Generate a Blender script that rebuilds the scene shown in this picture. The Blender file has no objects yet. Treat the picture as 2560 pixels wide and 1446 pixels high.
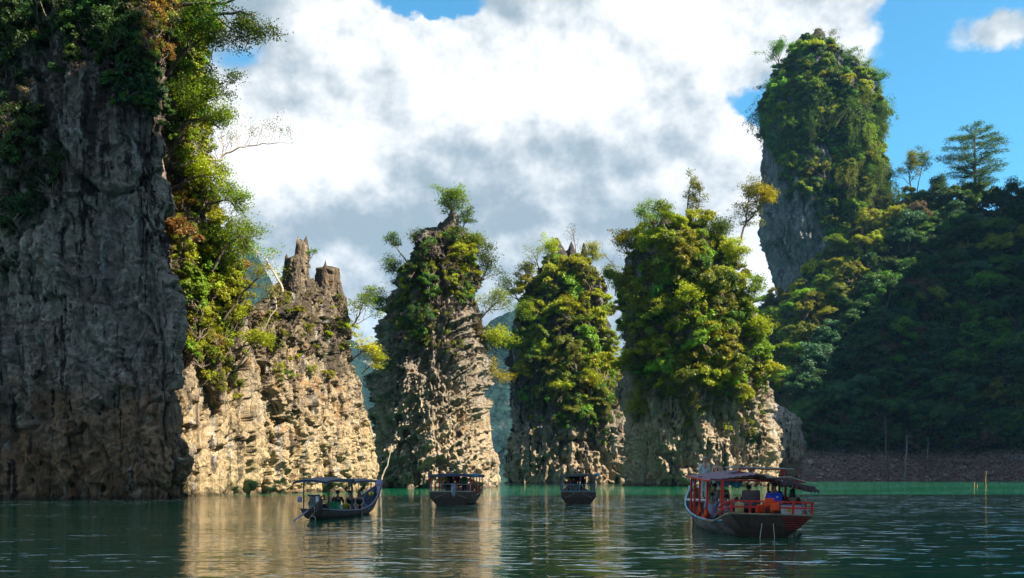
import bpy, bmesh, math, random
import numpy as np
from mathutils import Vector, Matrix
from mathutils.bvhtree import BVHTree

random.seed(7)
R = math.radians
F, HX, HY, EYE = 2500.0, 1280.0, 1185.0, 2.1      # pixel focal length, principal column, horizon row, eye height

def P(x, y, d):
    """A point of the place seen at photo pixel (x, y), d metres in front of the camera."""
    return Vector(((x - HX) / F * d, d, EYE + (HY - y) / F * d))

sc = bpy.context.scene
COL = sc.collection

# ------------------------------------------------------------------ camera
cam = bpy.data.cameras.new('camera')
cam.sensor_width = 36.0
cam.lens = 36.0 * F / 2560.0
cam.shift_y = (HY - 723.0) / 2560.0
cam.clip_start = 0.2
cam.clip_end = 9000
cam_o = bpy.data.objects.new('camera', cam)
cam_o.location = (0, 0, EYE)
cam_o.rotation_euler = (R(90), 0, 0)
COL.objects.link(cam_o)
sc.camera = cam_o

# ------------------------------------------------------------------ light
SUN_AZ, SUN_EL = 110.0, 42.0
S = Vector((math.cos(R(SUN_EL)) * math.sin(R(SUN_AZ)), math.cos(R(SUN_EL)) * math.cos(R(SUN_AZ)), math.sin(R(SUN_EL))))
sun = bpy.data.lights.new('sun', 'SUN')
sun.energy = 5.0
sun.angle = R(0.5)
sun.color = (1.0, 0.90, 0.74)
sun_o = bpy.data.objects.new('sun', sun)
sun_o.rotation_euler = (-S).to_track_quat('-Z', 'Y').to_euler()
COL.objects.link(sun_o)

sc.view_settings.view_transform = 'Standard'
sc.view_settings.look = 'None'
sc.view_settings.exposure = 1.55
sc.view_settings.gamma = 1.0
sc.view_settings.use_curve_mapping = False
sc.cycles.max_bounces = 6
sc.cycles.diffuse_bounces = 3
sc.cycles.glossy_bounces = 3
sc.cycles.transmission_bounces = 2
sc.cycles.volume_bounces = 0
sc.cycles.caustics_reflective = False
sc.cycles.caustics_refractive = False
sc.cycles.use_denoising = True
sc.cycles.sample_clamp_indirect = 6.0

# ------------------------------------------------------------------ node helper
class NB:
    """Small builder for node graphs."""
    def __init__(s, tree):
        s.t = tree
    def new(s, kind, **kw):
        n = s.t.nodes.new(kind)
        for k, v in kw.items():
            setattr(n, k, v)
        return n
    def put(s, sock, v):
        if isinstance(v, bpy.types.NodeSocket):
            s.t.links.new(v, sock)
        elif v is not None:
            if hasattr(sock.default_value, '__len__') and not hasattr(v, '__len__'):
                v = (v,) * len(sock.default_value)
            if hasattr(sock.default_value, '__len__') and len(sock.default_value) == 4 and len(v) == 3:
                v = tuple(v) + (1,)
            sock.default_value = v
    def m(s, op, a, b=None, c=None, clamp=False):
        n = s.new('ShaderNodeMath', operation=op, use_clamp=clamp)
        s.put(n.inputs[0], a); s.put(n.inputs[1], b)
        if c is not None: s.put(n.inputs[2], c)
        return n.outputs[0]
    def mix(s, f, a, b, mode='MIX'):
        n = s.new('ShaderNodeMix', data_type='RGBA', blend_type=mode)
        s.put(n.inputs[0], f); s.put(n.inputs[6], a); s.put(n.inputs[7], b)
        return n.outputs[2]
    def noise(s, vec, scale, detail=4, rough=.55, dist=0.0, w=None):
        n = s.new('ShaderNodeTexNoise')
        if w is not None:
            n.noise_dimensions = '4D'; n.inputs['W'].default_value = w
        s.put(n.inputs['Vector'], vec)
        n.inputs['Scale'].default_value = scale; n.inputs['Detail'].default_value = detail
        n.inputs['Roughness'].default_value = rough; n.inputs['Distortion'].default_value = dist
        return n.outputs['Fac']
    def ramp(s, f, lo, hi, a=0.0, b=1.0, smooth=True):
        n = s.new('ShaderNodeMapRange', interpolation_type='SMOOTHSTEP' if smooth else 'LINEAR')
        s.put(n.inputs[0], f); s.put(n.inputs[1], lo); s.put(n.inputs[2], hi); s.put(n.inputs[3], a); s.put(n.inputs[4], b)
        return n.outputs[0]
    def vmul(s, v, xyz):
        n = s.new('ShaderNodeVectorMath', operation='MULTIPLY')
        s.put(n.inputs[0], v); n.inputs[1].default_value = xyz
        return n.outputs[0]
    def vadd(s, v, w):
        n = s.new('ShaderNodeVectorMath', operation='ADD')
        s.put(n.inputs[0], v); s.put(n.inputs[1], w)
        return n.outputs[0]

# ------------------------------------------------------------------ sky and clouds (world)
world = bpy.data.worlds.new('World')
sc.world = world
world.use_nodes = True
wt = world.node_tree
wt.nodes.clear()
b = NB(wt)
tc = b.new('ShaderNodeTexCoord')
D = tc.outputs['Generated']
sky = b.new('ShaderNodeTexSky', sky_type='NISHITA', sun_disc=False, sun_elevation=R(SUN_EL), sun_rotation=R(SUN_AZ))
sky.air_density = 1.0; sky.dust_density = 0.4; sky.ozone_density = 2.0
skycol = b.mix(1.0, sky.outputs[0], (0.032, 0.074, 0.080), 'MULTIPLY')
sp = b.new('ShaderNodeSeparateXYZ'); b.put(sp.inputs[0], D)
az = b.m('ARCTAN2', sp.outputs[0], sp.outputs[1])
el = b.m('ARCSINE', sp.outputs[2])
cb = b.new('ShaderNodeCombineXYZ'); b.put(cb.inputs[0], az); b.put(cb.inputs[1], b.m('MULTIPLY', el, 1.2)); cb.inputs[2].default_value = 3.7
Q = cb.outputs[0]
wn = b.new('ShaderNodeTexNoise'); b.put(wn.inputs['Vector'], Q); wn.inputs['Scale'].default_value = 5.5; wn.inputs['Detail'].default_value = 7; wn.inputs['Roughness'].default_value = .6
wsep = b.new('ShaderNodeSeparateColor'); b.put(wsep.inputs[0], wn.outputs['Color'])
az = b.m('ADD', az, b.m('MULTIPLY', b.m('SUBTRACT', wsep.outputs[0], .5), .16))
el = b.m('ADD', el, b.m('MULTIPLY', b.m('SUBTRACT', wsep.outputs[1], .5), .12))
def blobs(lst):
    acc = None
    for (x, y, rx, ry, wgt) in lst:
        a0 = math.atan((x - HX) / F); e0 = math.atan((HY - y) / math.hypot(F, x - HX))
        du = b.m('DIVIDE', b.m('SUBTRACT', az, a0), rx / F)
        dv = b.m('DIVIDE', b.m('SUBTRACT', el, e0), ry / F * .95)
        g = b.m('EXPONENT', b.m('MULTIPLY', b.m('ADD', b.m('MULTIPLY', du, du), b.m('MULTIPLY', dv, dv)), -1.0))
        g = b.m('MULTIPLY', g, wgt)
        acc = g if acc is None else b.m('ADD', acc, g)
    return acc
n_big = b.noise(Q, 3.2, 9, .58, 0)
n_mid = b.noise(Q, 9.0, 9, .58, 0)
n_off = b.noise(b.vadd(Q, (0.03, 0.045, 0)), 3.2, 9, .58, 0)
n_mid2 = b.noise(b.vadd(Q, (0.010, 0.016, 0)), 9.0, 9, .58, 0)
cover_bl = blobs([(900, 300, 520, 330, .55), (1500, 330, 560, 420, .55), (1750, 60, 420, 150, .55), (1200, 620, 900, 260, .45),
                  (1830, 470, 130, 170, .6), (2140, 110, 90, 90, .4), (2490, 90, 150, 60, 1.0), (2060, 20, 120, 60, .3),
                  (1050, 0, 130, 40, -1.3), (640, 130, 90, 60, -.42), (1885, 310, 130, 70, -.95), (1690, 395, 60, 30, -.2),
                  (2480, 380, 430, 340, -1.25), (2300, 20, 170, 80, -.5), (915, 800, 60, 60, -.2), (1760, 250, 60, 40, 0), (600, 20, 120, 60, .2),
                  (880, 730, 120, 90, .1)])
dens = b.m('ADD', b.m('ADD', cover_bl, b.m('MULTIPLY', b.m('SUBTRACT', n_big, .5), 1.5)), b.m('MULTIPLY', b.m('SUBTRACT', n_mid, .5), .55))
dens = b.m('ADD', b.m('MULTIPLY', cover_bl, .45), b.m('ADD', dens, .16))
cov = b.ramp(dens, -.08, .42)
white_bl = blobs([(1000, 230, 380, 170, .62), (1650, 90, 480, 130, .85), (1420, 250, 230, 80, .35), (1830, 450, 100, 130, .75), (700, 430, 200, 130, .6),
                  (780, 60, 260, 110, .35), (2130, 110, 120, 80, .4), (2450, 90, 200, 80, .3), (860, 690, 60, 50, .55), (1890, 640, 80, 60, .5), (1230, 770, 60, 50, .5),
                  (1250, 200, 130, 60, -.42), (1180, 590, 420, 90, -.26), (1300, 400, 260, 70, -.2), (860, 600, 160, 45, -.3), (1500, 500, 260, 60, .3), (620, 500, 160, 60, .4), (700, 610, 120, 60, -.2), (640, 700, 80, 100, -.1),
                  (1720, 560, 160, 60, .35), (830, 520, 100, 40, .35), (2050, 700, 300, 200, .4)])
lit = b.m('ADD', b.m('MULTIPLY', b.m('SUBTRACT', n_big, n_off), 2.6), b.m('MULTIPLY', b.m('SUBTRACT', n_mid, n_mid2), 1.9))
wv = b.m('ADD', b.m('ADD', b.m('ADD', b.m('MULTIPLY', white_bl, .56), .26), lit), b.m('MULTIPLY', b.m('SUBTRACT', n_mid, .5), .6), clamp=True)
wv = b.ramp(wv, -0.05, .95)
cloudcol = b.mix(wv, (0.138, 0.172, 0.195), (0.42, 0.42, 0.42))
bgcol = b.mix(cov, skycol, cloudcol)
bg = b.new('ShaderNodeBackground'); b.put(bg.inputs[0], bgcol); bg.inputs[1].default_value = 1.0
wo = b.new('ShaderNodeOutputWorld'); wt.links.new(bg.outputs[0], wo.inputs[0])

# ------------------------------------------------------------------ numpy noise
_rng = np.random.RandomState(11)
_T = _rng.rand(64, 64, 64).astype(np.float32)
def vnoise(p):
    i = np.floor(p).astype(np.int32); f = (p - i).astype(np.float32)
    f = f * f * f * (f * (f * 6 - 15) + 10)
    i &= 63; j = (i + 1) & 63
    x0, y0, z0 = i[:, 0], i[:, 1], i[:, 2]; x1, y1, z1 = j[:, 0], j[:, 1], j[:, 2]
    fx, fy, fz = f[:, 0], f[:, 1], f[:, 2]
    a = _T[x0, y0, z0] * (1 - fx) + _T[x1, y0, z0] * fx
    c = _T[x0, y1, z0] * (1 - fx) + _T[x1, y1, z0] * fx
    d = _T[x0, y0, z1] * (1 - fx) + _T[x1, y0, z1] * fx
    e = _T[x0, y1, z1] * (1 - fx) + _T[x1, y1, z1] * fx
    return (a * (1 - fy) + c * fy) * (1 - fz) + (d * (1 - fy) + e * fy) * fz
def fbm(p, o=3, gain=.5):
    s = 0; a = 1; t = 0
    for k in range(o):
        s = s + a * (vnoise(p * (2.03 ** k) + 17.3 * k) * 2 - 1); t += a; a *= gain
    return s / t
def ridged(p, o=2, gain=.5):
    s = 0; a = 1; t = 0
    for k in range(o):
        n = 1 - np.abs(vnoise(p * (2.07 ** k) + 31.7 * k) * 2 - 1)
        s = s + a * n * n; t += a; a *= gain
    return s / t
def worley(p):
    i = np.floor(p).astype(np.int32); f = p - i
    best = np.full(len(p), 9.0, np.float32); nb = best.copy()
    for dx in (-1, 0, 1):
        for dy in (-1, 0, 1):
            for dz in (-1, 0, 1):
                a = (i[:, 0] + dx) & 63; c = (i[:, 1] + dy) & 63; e = (i[:, 2] + dz) & 63
                ox = _T[a, c, e]; oy = _T[c, e, a]; oz = _T[e, a, c]
                q = (dx + ox - f[:, 0]) ** 2 + (dy + oy - f[:, 1]) ** 2 + (dz + oz - f[:, 2]) ** 2
                nb = np.minimum(nb, np.maximum(best, q)); best = np.minimum(best, q)
    return np.sqrt(best), np.sqrt(nb)

def blocks(p):
    """Nearest-cell offset and edge distance of a jittered cell pattern."""
    i = np.floor(p - .5).astype(np.int32); best = np.full(len(p), 9.0, np.float32); nb = best.copy(); val = np.zeros(len(p), np.float32)
    for dx in (0, 1):
        for dy in (0, 1):
            for dz in (0, 1):
                c = i + np.array([dx, dy, dz]); a, e, g = (c & 63).T
                ox = _T[a, e, g] * .6 + .2; oy = _T[e, g, a] * .6 + .2; oz = _T[g, a, e] * .6 + .2
                q = (c[:, 0] + ox - p[:, 0]) ** 2 + (c[:, 1] + oy - p[:, 1]) ** 2 + (c[:, 2] + oz - p[:, 2]) ** 2
                closer = q < best
                nb = np.where(closer, best, np.minimum(nb, q)); best = np.where(closer, q, best); val = np.where(closer, _T[(a + 5) & 63, e, g], val)
    return val, np.sqrt(nb) - np.sqrt(best)

# ------------------------------------------------------------------ object helpers
def tag(o, label=None, cat=None, group=None, kind=None):
    if label: o['label'] = label
    if cat: o['category'] = cat
    if group: o['group'] = group
    if kind: o['kind'] = kind
    return o
def mesh_np(name, co, quads, mat, smooth=True):
    me = bpy.data.meshes.new(name)
    me.vertices.add(len(co)); me.vertices.foreach_set('co', np.ascontiguousarray(co, np.float32).ravel())
    n = len(quads); k = quads.shape[1]
    me.loops.add(n * k); me.loops.foreach_set('vertex_index', np.ascontiguousarray(quads, np.int32).ravel())
    me.polygons.add(n); me.polygons.foreach_set('loop_start', np.arange(0, n * k, k, dtype=np.int32))
    me.polygons.foreach_set('loop_total', np.full(n, k, np.int32))
    me.polygons.foreach_set('use_smooth', np.full(n, smooth, bool))
    if mat: me.materials.append(mat)
    me.update(calc_edges=True)
    return me
def link(name, me, parent=None, loc=None):
    o = bpy.data.objects.new(name, me); COL.objects.link(o)
    if parent is not None: o.parent = parent
    if loc is not None: o.location = loc
    return o

# ------------------------------------------------------------------ materials
def new_mat(name):
    m = bpy.data.materials.new(name); m.use_nodes = True
    m.node_tree.nodes.clear()
    return m, NB(m.node_tree)
def out(b, shader, disp=None):
    o = b.new('ShaderNodeOutputMaterial'); b.t.links.new(shader, o.inputs[0])
def rock_mat(name, light=(0.42, 0.37, 0.31), mid=(0.24, 0.21, 0.185), dark=(0.045, 0.042, 0.045), ochre=(0.42, 0.19, 0.06), band=(0.55, 0.44, 0.28),
             zband=9.0, zdark=(14.0, 30.0), darkamt=.5, ochreamt=.25, moss=(0.05, 0.07, 0.015), sc_=1.0):
    m, b = new_mat(name)
    geo = b.new('ShaderNodeNewGeometry'); pos = geo.outputs['Position']
    spz = b.new('ShaderNodeSeparateXYZ'); b.put(spz.inputs[0], pos); z = spz.outputs[2]
    p1 = b.vmul(pos, (sc_, sc_, sc_))
    warp = b.noise(p1, .35, 3, .6)
    streak = b.noise(b.vmul(p1, (1, 1, .09)), .9, 6, .62, .6)
    streak2 = b.noise(b.vmul(p1, (1, 1, .13)), 2.6, 5, .65, .8, w=4.0)
    patch = b.noise(p1, .16, 6, .62, .5)
    fine = b.noise(p1, 2.3, 8, .72)
    fine2 = b.noise(p1, 9.0, 5, .7, w=2.0)
    grainy = b.m('ADD', b.m('MULTIPLY', fine, .6), b.m('MULTIPLY', streak2, .4))
    col = b.mix(b.ramp(grainy, .38, .62), mid, light)
    col = b.mix(b.m('MULTIPLY', b.ramp(patch, .5, .62), .6), col, b.mix(.5, mid, (0.13, 0.125, 0.13)))
    bandf = b.ramp(b.m('ADD', z, b.m('MULTIPLY', b.m('SUBTRACT', warp, .5), 16.0)), zband * .55, zband * 1.3, 1.0, 0.0)
    col = b.mix(b.m('MULTIPLY', bandf, b.ramp(fine, .3, .6, .45, 1.0)), col, band)
    oc = b.m('MULTIPLY', b.ramp(b.noise(p1, .22, 5, .65, 1.0, w=9.0), .54, .66), ochreamt * 2.2, clamp=True)
    col = b.mix(b.m('MULTIPLY', oc, b.ramp(fine, .35, .6)), col, ochre)
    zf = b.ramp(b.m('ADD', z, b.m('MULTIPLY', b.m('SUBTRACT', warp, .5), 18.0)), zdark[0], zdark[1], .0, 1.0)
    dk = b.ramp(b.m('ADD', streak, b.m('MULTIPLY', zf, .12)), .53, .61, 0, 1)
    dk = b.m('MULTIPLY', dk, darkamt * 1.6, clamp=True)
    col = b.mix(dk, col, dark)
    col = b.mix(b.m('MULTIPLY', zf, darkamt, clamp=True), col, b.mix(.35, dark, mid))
    wc = b.ramp(b.noise(b.vmul(p1, (1, 1, .16)), .8, 6, .68, .8, w=14.0), .56, .64)
    col = b.mix(b.m('MULTIPLY', wc, .7), col, (0.6, 0.58, 0.55))
    nz = b.new('ShaderNodeSeparateXYZ'); b.put(nz.inputs[0], geo.outputs['Normal'])
    mo = b.m('MULTIPLY', b.ramp(nz.outputs[2], .25, .8), b.ramp(z, 5.0, 14.0))
    col = b.mix(b.m('MULTIPLY', mo, .3), col, moss)
    wet = b.ramp(b.m('ADD', z, b.m('MULTIPLY', fine, .8)), .45, 1.1, 1.0, 0.0)
    col = b.mix(b.m('MULTIPLY', wet, .75), col, (0.05, 0.038, 0.028))
    spot = b.ramp(b.noise(b.vmul(p1, (1, 1, .3)), 2.0, 7, .72, .4, w=6.0), .56, .66)
    col = b.mix(b.m('MULTIPLY', spot, .5), col, b.mix(.5, dark, mid))
    vor = b.new('ShaderNodeTexVoronoi', feature='DISTANCE_TO_EDGE')
    b.put(vor.inputs['Vector'], b.vadd(b.vmul(p1, (1, 1, .45)), b.vmul(fine, (.9, .9, .9)))); vor.inputs['Scale'].default_value = .75
    crack = b.ramp(vor.outputs['Distance'], 0.0, .07, 0.0, 1.0)
    hgt = b.m('ADD', b.m('ADD', b.m('MULTIPLY', fine, 1.2), b.m('MULTIPLY', fine2, .35)), b.m('ADD', b.m('MULTIPLY', streak2, .8), b.m('MULTIPLY', crack, .35)))
    bump = b.new('ShaderNodeBump'); bump.inputs['Strength'].default_value = 1.0; bump.inputs['Distance'].default_value = .6 / sc_
    b.put(bump.inputs['Height'], hgt)
    bs = b.new('ShaderNodeBsdfPrincipled'); b.put(bs.inputs['Base Color'], col); bs.inputs['Roughness'].default_value = .92
    bs.inputs['Specular IOR Level'].default_value = .15
    b.put(bs.inputs['Normal'], bump.outputs[0])
    out(b, bs.outputs[0])
    return m

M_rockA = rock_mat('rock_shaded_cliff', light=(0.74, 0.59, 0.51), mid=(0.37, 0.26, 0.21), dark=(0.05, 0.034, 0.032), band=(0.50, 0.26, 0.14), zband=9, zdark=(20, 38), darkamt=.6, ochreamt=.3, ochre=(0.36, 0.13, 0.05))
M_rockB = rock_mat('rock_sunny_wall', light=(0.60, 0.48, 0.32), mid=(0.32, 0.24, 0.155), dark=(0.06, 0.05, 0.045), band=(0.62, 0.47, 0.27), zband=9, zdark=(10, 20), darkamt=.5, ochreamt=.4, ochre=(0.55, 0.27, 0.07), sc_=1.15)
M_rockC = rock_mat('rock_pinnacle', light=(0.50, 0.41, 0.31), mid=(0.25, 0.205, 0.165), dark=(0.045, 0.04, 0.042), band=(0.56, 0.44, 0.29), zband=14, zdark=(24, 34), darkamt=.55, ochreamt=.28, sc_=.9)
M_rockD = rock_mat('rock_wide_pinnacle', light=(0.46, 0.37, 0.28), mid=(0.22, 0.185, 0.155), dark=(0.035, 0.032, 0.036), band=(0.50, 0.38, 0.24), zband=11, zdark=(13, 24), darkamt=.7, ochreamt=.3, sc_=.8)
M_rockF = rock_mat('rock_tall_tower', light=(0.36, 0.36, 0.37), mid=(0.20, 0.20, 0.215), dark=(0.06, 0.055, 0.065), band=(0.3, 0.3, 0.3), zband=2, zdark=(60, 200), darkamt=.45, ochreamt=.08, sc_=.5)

# ------------------------------------------------------------------ rock columns
def interp_rows(rows, n):
    ys = np.array([r[0] for r in rows], float)
    t = np.linspace(0, 1, n)
    yy = ys[0] + (ys[-1] - ys[0]) * t
    o = np.argsort(ys)
    xl = np.interp(yy, ys[o], np.array([r[1] for r in rows], float)[o])
    xr = np.interp(yy, ys[o], np.array([r[2] for r in rows], float)[o])
    return yy, xl, xr
def rock_disp(p, amp, flute, crag, strata, pit, seed):
    q = p + seed * 13.7
    w = np.stack([fbm(q * .21 + 5, 2), fbm(q * .21 + 50, 2), fbm(q * .21 + 90, 2)], 1)
    w2 = np.stack([fbm(q * .9 + 5, 2), fbm(q * .9 + 50, 2), fbm(q * .9 + 90, 2)], 1)
    big = fbm(q * np.array([.13, .13, .065]), 3) * amp * 1.1
    qf = q + w * 1.2
    fl = (ridged(qf * np.array([.34, .34, .05]), 2) - .45) * 1.3 * flute
    fl2 = (ridged((q + w + w2 * .25) * np.array([1.15, 1.15, .2]), 2) - .45) * .8 * flute
    # rounded bosses separated by sharp cracks
    bil = np.abs(vnoise((q + w2 * .5) * np.array([.8, .8, .38])) * 2 - 1) ** .7
    bil2 = np.abs(vnoise((q + w2 * .3) * np.array([2.0, 2.0, 1.0]) + 40) * 2 - 1) ** .7
    cr = (bil - .5) * crag * .4 + (bil2 - .5) * crag * .28 + (ridged((q + w2 * .4) * np.array([1.5, 1.5, 1.0]), 3, .6) - .4) * crag * .6
    st = 0
    if strata:
        a = R(-38)
        c, s_ = math.cos(a), math.sin(a)
        qs = np.stack([(q[:, 0] * c - q[:, 2] * s_) * .16, q[:, 1] * .2, (q[:, 0] * s_ + q[:, 2] * c) * .7], 1) + w * .5 + w2 * .12
        st = (ridged(qs, 3, .6) - .4) * strata
    d = big + fl + fl2 + cr + st + fbm(q * 3.1, 3, .65) * .2 * (crag + .3)
    cl = np.clip(ridged((q + w * .8 + w2 * .3) * np.array([.27, .27, .03]) + 7, 1) * 1.25 - .25, 0, 1) ** 5
    mask = np.clip(fbm(q * .12 + 70, 2) * 3 + .3, 0, 1)
    d = d - cl * mask * amp * 1.1
    th_ = R(14)
    qr = np.stack([q[:, 0] * math.cos(th_) + q[:, 2] * math.sin(th_), q[:, 1], q[:, 2] * math.cos(th_) - q[:, 0] * math.sin(th_)], 1)
    v1, e1 = blocks((qr + w * .8 + w2 * .35) * np.array([.36, .36, .12]))
    v2, e2 = blocks((qr + w2 * .4) * np.array([.95, .95, .27]) + 11)
    d = d + (v1 - .5) * 1.5 * pit * 1.6 + (v2 - .5) * .55 * pit * 1.6
    d = d - np.clip(.10 - e1, 0, 1) * 5.0 * pit - np.clip(.10 - e2, 0, 1) * 2.4 * pit
    return d
def column(rows, dl, dr, t, nz, nr, amp=1.0, flute=.8, crag=.7, strata=0, pit=.5, seed=0, n=2.6, top=1.5, lean=0.0, k=.55, foot=0.0, ss=1.0, front=False, inset=0.0):
    """A closed rock column whose outline follows rows of (photo row, left, right); dl and dr are the distances of its two ends, t its half depth."""
    yy, xl, xr = interp_rows(rows, nz)
    ins = inset * np.clip((1120 - yy) / 260, 0, 1); xl = xl + ins; xr = xr - ins
    ph = np.linspace(0, 2 * math.pi, nr, endpoint=False)
    th = ph - k * np.cos(ph)
    c, s_ = np.cos(th), np.sin(th)
    ce = np.sign(c) * np.abs(c) ** (2 / n); se = np.sign(s_) * np.abs(s_) ** (2 / n)
    PL = np.stack([(xl - HX) / F * dl, np.full(nz, dl), EYE + (HY - yy) / F * dl], 1)
    PR = np.stack([(xr - HX) / F * dr, np.full(nz, dr), EYE + (HY - yy) / F * dr], 1)
    mid = (PL + PR) / 2; half = (PR - PL) / 2
    a = np.hypot(half[:, 0], half[:, 1])
    u = half[:, :2] / a[:, None]; nrm = np.stack([-u[:, 1], u[:, 0]], 1)
    wfull = a.max()
    tt = t * np.clip(a / wfull, 0, 1) ** (1.1 if front else .7)
    zt = mid[:, 2]
    top_f = np.clip((zt.max() - zt) / max(top, .01), 0, 1) ** .5
    co = np.zeros((nz, nr, 3), np.float32); no = np.zeros_like(co)
    sx = (ce[None] * a[:, None]) * (.25 + .75 * top_f[:, None]); sy = se[None] * tt[:, None] * (.25 + .75 * top_f[:, None])
    co[..., 0] = mid[:, 0, None] + u[:, 0, None] * sx + nrm[:, 0, None] * sy
    co[..., 1] = mid[:, 1, None] + u[:, 1, None] * sx + nrm[:, 1, None] * sy + lean * (zt[:, None])
    co[..., 2] = zt[:, None] + half[:, 2, None] * ce[None] * .9
    nx = c[None] / np.maximum(a[:, None], .1); ny = s_[None] / np.maximum(tt[:, None], .1)
    L = np.hypot(nx, ny); nx /= L; ny /= L
    no[..., 0] = u[:, 0, None] * nx + nrm[:, 0, None] * ny
    no[..., 1] = u[:, 1, None] * nx + nrm[:, 1, None] * ny
    no[..., 2] = 0
    if front:
        co[..., 0] += (nrm[:, 0] * tt)[:, None]; co[..., 1] += (nrm[:, 1] * tt)[:, None]
    flat = co.reshape(-1, 3); nf = no.reshape(-1, 3)
    d = rock_disp(flat * ss, amp, flute, crag, strata, pit, seed) / ss
    lim = np.repeat(np.minimum(1.0, a / (2.2 / ss)), nr)
    if foot: d = d - foot * np.exp(-((flat[:, 2] - .4) / .9) ** 2)
    flat = flat + nf * (d * lim)[:, None]
    flat[:, 2] += (ridged(flat * np.array([.5, .5, .3]), 2) - .5) * np.repeat(1 - top_f, nr) * top * .9
    flat[:nr, 2] = np.minimum(flat[:nr, 2], -1.5) if zt[0] < 3 else flat[:nr, 2]
    cen = flat[-nr:].mean(0)[None]
    flat = np.concatenate([flat, cen])
    i = np.arange(nz - 1)[:, None] * nr; j = np.arange(nr)[None]; j2 = (j + 1) % nr
    q = np.stack([i + j, i + j2, i + nr + j2, i + nr + j], -1).reshape(-1, 4)
    jj = np.arange(nr); base = (nz - 1) * nr
    cap = np.stack([base + jj, base + (jj + 1) % nr, np.full(nr, len(flat) - 1), np.full(nr, len(flat) - 1)], -1)
    return flat, q, cap, (nz, nr)
ROCK = {}
def rock_object(name, cols, mat, label, cat='rock pinnacle', kind=None, key=None, group=None):
    V, Q_, C_, base = [], [], [], 0
    bv, bf = [], []
    for (co, q, cap, (nz, nr)) in cols:
        V.append(co); Q_.append(q + base); C_.append(cap[:, :3] + base)
        sz, sr = max(1, nz // 60), max(1, nr // 80)
        g = co[:-1].reshape(nz, nr, 3)[::sz, ::sr]
        a, c = g.shape[:2]; o0 = len(bv)
        bv += [tuple(map(float, v)) for v in g.reshape(-1, 3)]
        for ii in range(a - 1):
            for jj in range(c):
                j2 = (jj + 1) % c
                bf.append((o0 + ii * c + jj, o0 + ii * c + j2, o0 + (ii + 1) * c + j2, o0 + (ii + 1) * c + jj))
        base += len(co)
    V = np.concatenate(V); Q_ = np.concatenate(Q_); C_ = np.concatenate(C_)
    me = bpy.data.meshes.new(name)
    me.vertices.add(len(V)); me.vertices.foreach_set('co', V.astype(np.float32).ravel())
    nq, nt = len(Q_), len(C_)
    me.loops.add(nq * 4 + nt * 3)
    me.loops.foreach_set('vertex_index', np.concatenate([Q_.ravel(), C_.ravel()]).astype(np.int32))
    me.polygons.add(nq + nt)
    me.polygons.foreach_set('loop_start', np.concatenate([np.arange(nq) * 4, nq * 4 + np.arange(nt) * 3]).astype(np.int32))
    me.polygons.foreach_set('loop_total', np.concatenate([np.full(nq, 4), np.full(nt, 3)]).astype(np.int32))
    me.polygons.foreach_set('use_smooth', np.ones(nq + nt, bool))
    me.materials.append(mat); me.update(calc_edges=True)
    o = link(name, me); tag(o, label, cat, group, kind)
    if key: ROCK[key] = BVHTree.FromPolygons(bv, bf)
    return o

def spike(x, y0, y1, w, d, seed, **kw):
    """A thin leaning rock tooth from row y0 up to y1."""
    rr = random.Random(seed); lx = rr.uniform(-.25, .25) * w
    rows = [(y0, x - w / 2, x + w / 2), (y0 * .55 + y1 * .45, x - w * .36 + lx * .5, x + w * .36 + lx * .5), (y0 * .2 + y1 * .8, x - w * .2 + lx, x + w * .2 + lx), (y1, x - w * .06 + lx, x + w * .06 + lx)]
    return column(rows, d, d, w / F * d * .45, 60, 40, amp=.35, flute=.45, crag=.45, pit=0, seed=seed, n=2.2, top=.6, k=.2, **kw)

# near cliff on the left, standing in shade
rock_object('cliff', [column([(1256, -700, 452), (1200, -700, 452), (1130, -700, 448), (1080, -700, 442), (1000, -700, 440), (900, -700, 444), (800, -700, 434), (700, -700, 422), (560, -700, 406), (420, -700, 400), (300, -700, 400), (100, -700, 396), (-60, -700, 390), (-220, -660, 372)],
            91, 81.5, 3.2, 380, 440, amp=1.1, flute=.85, crag=.8, pit=.55, seed=1, n=3.6, foot=.5)], M_rockA,
            'huge shaded grey limestone cliff with orange stained foot, nearest on the left', 'cliff', key='A')
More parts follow.
